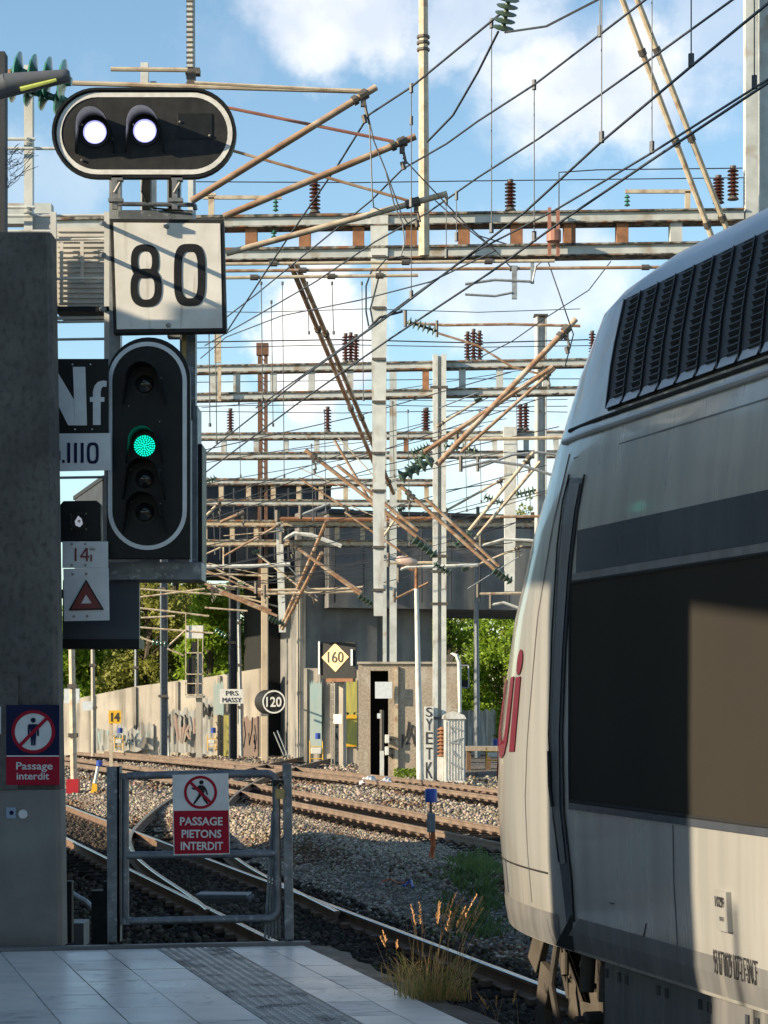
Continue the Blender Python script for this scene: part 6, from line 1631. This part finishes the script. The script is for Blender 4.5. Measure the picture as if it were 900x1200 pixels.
# distant signal seen from behind in its cage
t = thing('railway_signal', P(226, 885, 88), 'distant signal in a ladder cage with a cream box on top, before the wall', 'railway signal')
mb = MB(); mb.bpx(217, 733, 238, 748, 88, .4); mb.build('top_box', M['sign_white'], t)
mb = MB(); mb.quad4(stad_v(219, 229, 770, 816)[:42], 88, .15); mb.bpx(224, 752, 230, 770, 88, .2); mb.build('backboard', M['black_rough'], t)
mb = MB()
for x in (217.5, 232, 237.5): mb.bpx(x-.5, 718 if x < 218 else 748, x+.5, 815, 87.9, .04)
for y in (765, 790, 801, 814): mb.bpx(217, y-.6, 238, y+.6, 87.9, .04)
mb.build('cage', M['cream_tube'], t)
mb = MB(); mb.bpx(230, 766, 237, 815, 88.3, .2); mb.build('control_box', M['galv'], t)
mb = MB(); mb.bpx(218, 815, 238, 818, 87.8, .8); mb.bpx(229.5, 817, 236.5, 888, 88, .3); mb.build('mast', M['conc_wall'], t)

# trackside bits
def blue_lamp(px, ytop, ybase, D, lab, body='galv_dark', post='rust'):
    t = thing('beacon_post', P(px, ybase, D), lab, 'beacon')
    mb = MB(); mb.lathe(P(px, ytop+15, D), (0,0,1), [(.0,0),(.1,0),(.1,.19),(.085,.21),(0,.21)], 14); mb.build('blue_cap', M['blue'], t, True)
    mb = MB(); mb.tube(P(px, ytop+15, D), P(px, ytop+30, D), .018); mb.build('stem', M['clamp'], t)
    mb = MB(); mb.bpx(px-4.5, ytop+28, px+5, ytop+50, D, .12, .06); mb.build('box', M[body], t, bevel=.01)
    mb = MB(); mb.tube(P(px+2, ytop+50, D), P(px+2, ybase, D), .03); mb.path([P(px-2, ytop+50, D-.05), P(px+1, ytop+66, D-.05), P(px-2, ytop+78, D-.05), P(px+3, ybase, D-.05)], .012, 5); mb.path([P(px+4, ytop+50, D-.05), P(px+5, ytop+66, D-.05), P(px+1, ytop+82, D-.05)], .012, 5); mb.build('post', M['orange_cable'], t)
blue_lamp(505, 925, 1022, 31, 'waist high post with blue cap and grey box beside the shaded ballast')
t = thing('cable_end', G(455, 1035, -.1), 'loose orange cable with blue end lying on the ballast', 'cable'); mb = MB(); mb.path([G(448,1033,-.05), G(458,1030,-.02), G(466,1035,-.05), G(476,1034,-.02)], .012, 5); mb.build('cable', M['orange_cable'], t); mb = MB(); mb.path([G(473,1038,-.05), G(482,1032,0), G(484,1040,-.05)], .02, 5); mb.build('plug', M['blue'], t)
t = thing('beacon_post', G(112, 930, -.2), 'small yellow and white trackside unit with blue cap beside the cream pole', 'beacon')
D = F*2.7/(930-820); mb = MB(); mb.lathe(P(116.5, 898, D), (0,0,1), [(.09,0),(.09,.15),(.07,.17)], 12); mb.build('blue_cap', M['blue'], t); mb = MB(); mb.tube(P(115, 898, D), P(111, 918, D), .05); mb.build('stem', M['pale_steel'], t)
mb = MB(); mb.quad4([(109,914),(113,914),(114,926),(110,931),(106,931)], D, .1); mb.build('base', M['yellow'], t)
def trolley(px0, px1, y0, y1, D, lab, blue=True):
    t = thing('trackside_unit', P((px0+px1)/2, y1, D), lab, 'trackside unit'); mb = MB()
    for x in (px0, px1): mb.tube(P(x, y0, D), P(x+.5, y1, D), .022, n=5)
    for f in (.25, .5, .75): mb.tube(P(px0, y0+(y1-y0)*f, D), P(px1, y0+(y1-y0)*f, D), .02, n=5)
    mb.build('frame', M['yellow'], t)
    mb = MB(); mb.bpx(px0+1.5, y0+(y1-y0)*.3, px1-1.5, y0+(y1-y0)*.55, D-.05, .2); mb.build('box', M['sign_white'], t, bevel=.02)
    if blue: mb = MB(); c = P((px0+px1)/2+2, y0-2, D); mb.lathe(c, (0,0,1), [(.12,0),(.12,.22),(.09,.25)], 10); mb.build('blue_cap', M['blue'], t)
trolley(134, 144, 861, 879, 95, 'small yellow framed unit with blue cap at the wall beside the yellow plate')
trolley(243, 253, 861, 880, 92, 'brownish yellow framed unit with blue cap at the graffiti wall under the distant signal')
trolley(363, 378, 868, 896, 82.5, 'yellow framed unit with blue cap at the plank fence')
trolley(570, 588, 876, 896, 74, 'yellow framed unit with blue cap close to the train nose')
t = thing('stay_wires', P(335, 895, 86), 'two thin pale guy rods in front of the dark bridge recess', 'guy rods'); mb = MB(); mb.tube(P(321,858,86), P(333,886,86), .035, n=5); mb.tube(P(325,856,86), P(338,888,86), .035, n=5); mb.build('rod', M['galv'], t)
t = thing('concrete_bench', P(567, 890, 76), 'low brown concrete slab structure with rubble under it beside the cabinet', 'slab'); mb = MB(); mb.bpx(545, 875, 592, 880, 76, 1.2); mb.build('top', M['pebble'], t); mb = MB(); mb.bpx(547, 880, 552, 905, 76.2, .8); mb.bpx(570, 880, 575, 905, 76.2, .8); mb.build('support', M['rail_side'], t)
def sack(px, w_, h_, D, lab, seed):
    t = thing('sacking', P(px, 908, D), lab, 'sacking'); rg = random.Random(seed); mb = MB(); n = 9; o = P(px, 0, D); wm_ = w_/F*D; hm = h_/F*D; k = len(mb.v)
    for j in range(n):
        for i in range(n):
            a = i/(n-1)*2-1; b = j/(n-1)*2-1; e_ = max(0, 1-a*a)*max(0, 1-b*b)
            mb.v.append(Vector((o.x+a*wm_+rg.uniform(-.05,.05), D+b*.5+rg.uniform(-.05,.05), -.2+hm*e_**.5*rg.uniform(.45,1.05)+a*.12)))
    for j in range(n-1):
        for i in range(n-1): mb.f.append([j*n+i, j*n+i+1, (j+1)*n+i+1, (j+1)*n+i]); mb.m.append(0)
    mb.build('sheet', M['cloth'], t)
sack(430, 11, 12, 62, 'crumpled white sacking on the ballast before the hut', 3)
sack(450, 8, 9, 62.5, 'smaller white bundle on the ballast at the hut doorway', 4)
# blue uplighter on pole 478
# equipment between pillar and gate in the shade
t = thing('buffer_stub', G(100, 1085, -.2), 'dark steel stub posts and pipe in the shade between pillar and gate', 'stub post'); D = 15
mb = MB(); mb.bpx(77, 1033, 84, 1105, D, .1); mb.bpx(107, 1044, 121, 1110, D, .12); mb.bpx(121, 1033, 126, 1110, D, .06); mb.build('upright_plate', M['black_rough'], t); mb = MB(); mb.path([P(84,1047,16.5), P(92,1052,16.5), P(100,1056,16.5), P(111,1067,16.5)], .025, 8); mb.build('pipe', M['galv'], t); mb = MB(); mb.bpx(77, 1082, 98, 1110, 15.5, .3); mb.build('box', M['grey_sheet'], t)

# ---------------------------------------------------------------- trees
def leaf_cloud(mb_, blobs, n, sz, rg, mi=0):
    pts = []
    for (c, r) in blobs:
        k = int(n*r*r/sum(b[1]**2 for b in blobs))
        d = rg.normal(size=(k, 3)); d /= np.linalg.norm(d, axis=1)[:, None]
        rad = r*rg.random(k)[:, None]**.45*rg.uniform(.75, 1.12, (k, 1))
        pts.append(np.array(c)+d*rad*np.array([1, 1, .85]))
    return np.concatenate(pts)
def leaves_obj(name, pts, sz, m, parent, rg):
    n = len(pts); a = rg.normal(size=(n, 3)); a /= np.linalg.norm(a, axis=1)[:, None]; b = rg.normal(size=(n, 3)); b -= a*(a*b).sum(1)[:, None]; b /= np.linalg.norm(b, axis=1)[:, None]
    s_ = sz*rg.uniform(.35, 1.6, (n, 1)); off = np.array(parent['_o'])
    pts = pts-off
    v = np.stack([pts-a*s_, pts-b*s_*.55+a*s_*.1, pts+a*s_, pts+b*s_*.55], 1)
    me = bpy.data.meshes.new(name); me.vertices.add(n*4); me.vertices.foreach_set('co', v.reshape(-1))
    me.loops.add(n*4); me.loops.foreach_set('vertex_index', np.arange(n*4, dtype=np.int32)); me.polygons.add(n); me.polygons.foreach_set('loop_start', np.arange(n, dtype=np.int32)*4)
    me.update(); me.validate(); me.materials.append(m)
    o = bpy.data.objects.new(name, me); col.objects.link(o); o.parent = parent; o['_o'] = parent['_o']; return o
def tree(x, y, h, w_, m, label, seed, n=9000, sz=.16, conic=False):
    rg = np.random.default_rng(seed); pr = random.Random(seed)
    t = thing('tree', (x, y, -.25), label, 'tree', 'trees beyond the boundary wall')
    mb = MB(); mb.path([(x, y, -.3), (x+pr.uniform(-.2,.2), y, h*.3), (x+pr.uniform(-.4,.4), y, h*.6), (x, y, h*.9)], .16, 7)
    blobs = []
    nb = 30
    for i in range(nb):
        f = .12+.86*(i+pr.random())/nb; z = h*f
        wr = w_*(1-.8*f if conic else (math.sin(math.pi*min(1, f*.85+.14))**.6))*pr.uniform(.55, 1.0)
        a = pr.uniform(0, 6.28); c = (x+math.cos(a)*wr*.75, y+math.sin(a)*wr*.75, z)
        blobs.append((c, w_*pr.uniform(.24, .48)*(.6 if f > .85 else 1)))
        mb.tube((x, y, z*.75), c, .05, .02, 5)
    mb.build('trunk', M['bark'], t)
    pts = leaf_cloud(None, blobs, n, sz, rg); leaves_obj('crown', pts, sz, M[m], t, rg)
tl = [(60,104,7.0,3.2,'leaf1','bright green leafy tree beyond the wall beside the concrete pillar'),(105,106,7.6,3.0,'leaf1','bright green round tree beyond the wall behind the cream pole'),(140,108,8.6,3.4,'leaf3','deep green tree beyond the wall under the blue-grey board'),
      (172,104,9.8,2.7,'leaf2','olive brown tree beyond the wall beside the dark steel mast'),(205,108,10.5,3.0,'leaf2','tall olive tree beyond the wall behind the distant signal'),(247,101,8.4,2.3,'leaf1','yellow-green tree beyond the wall behind the cream name board'),
      (232,114,11,3.2,'leaf2','tallest olive tree beyond the wall, reaching the steel bridge'),(296,106,9.6,2.6,'leaf3','dark green tree beyond the wall next to the cream concrete column'),(318,101,8.0,2.2,'leaf1','bright low tree beyond the wall touching the cream concrete column'),
      (528,121,9.0,3.2,'leaf1','bright green tree under the bridge beside the concrete hut'),(562,126,10.4,3.6,'leaf2','tall olive tree under the bridge behind the slim dark lamp column'),(594,120,8.6,3.4,'leaf1','vivid green tree under the bridge beside the train nose'),(628,122,9.4,3.2,'leaf1','green tree mostly hidden behind the train nose'),(625,134,17.0,2.8,'leaf2','pale treetop showing above the bridge parapet beside the train')]
for i, (px, D, h, w_, m, lab) in enumerate(tl):
    tree((px-HX)/F*D, D, h, w_, m, lab, 40+i, n=11000 if D < 130 else 3500, sz=.125)
# climbing vine over the right wall
t = thing('hanging_ivy', P(588, 850, 96.5), 'bright ivy spilling over the pale wall beside the train nose', 'ivy'); rg = np.random.default_rng(5)
pts = np.array([[*(P(586+rg.normal()*2.2, 832+rg.random()*34, 96.7))] for _ in range(260)]); leaves_obj('leaves', pts, .13, M['leaf1'], t, rg)
# low weeds on the shaded bank
rg = np.random.default_rng(8); root = thing('undergrowth', G(545, 1045, -.1), 'dark green weeds spreading over the shaded ballast beside the train nose', 'weeds', kind='stuff')
tv = []; tf = []
for _ in range(240):
    x = rg.normal()*34+556; y = 1000+86*rg.random()**1.1
    if x < 474+((y-1000)*.3) or x > 640: continue
    q = G(x, y, -.1); zz = gz(q.x, q.y); big = max(.3, 1-abs(x-562)/70)*rg.uniform(.5, 1.3)
    for k in range(rg.integers(10, 22)):
        a_ = rg.random()*6.28; h = .30*big*rg.uniform(.3, 1); lean = rg.uniform(.1, .9)*h; w_ = rg.uniform(.006, .018)
        p0 = np.array([q.x+rg.normal()*.07, q.y+rg.normal()*.09, zz-.01]); d = np.array([math.cos(a_), math.sin(a_), 0]); sd = np.array([-d[1], d[0], 0])*w_
        m1 = p0+d*lean*.4+np.array([0,0,h*.6]); m2 = p0+d*lean+np.array([0,0,h*.85]); kx = len(tv)
        tv += [p0-sd*.5, p0+sd*.5, m1+sd, m1-sd, m2]; tf += [(kx, kx+1, kx+2, kx+3), (kx+3, kx+2, kx+4)]
wb = MB(); wb.add([Vector(v) for v in tv], tf); wb.build('weed_leaves', M['weed'], root)
# grass tufts at the wall foot
root = thing('ground_cover', P(470, 905, 66), 'small green tufts at the foot of the hut', 'weeds', kind='stuff'); pts = np.array([[*(P(rg.uniform(462,495), 905, 67.5))][:2]+[-.2+.35*rg.random()] for _ in range(300)]); leaves_obj('weed_leaves', pts, .06, M['leaf1'], root, rg)
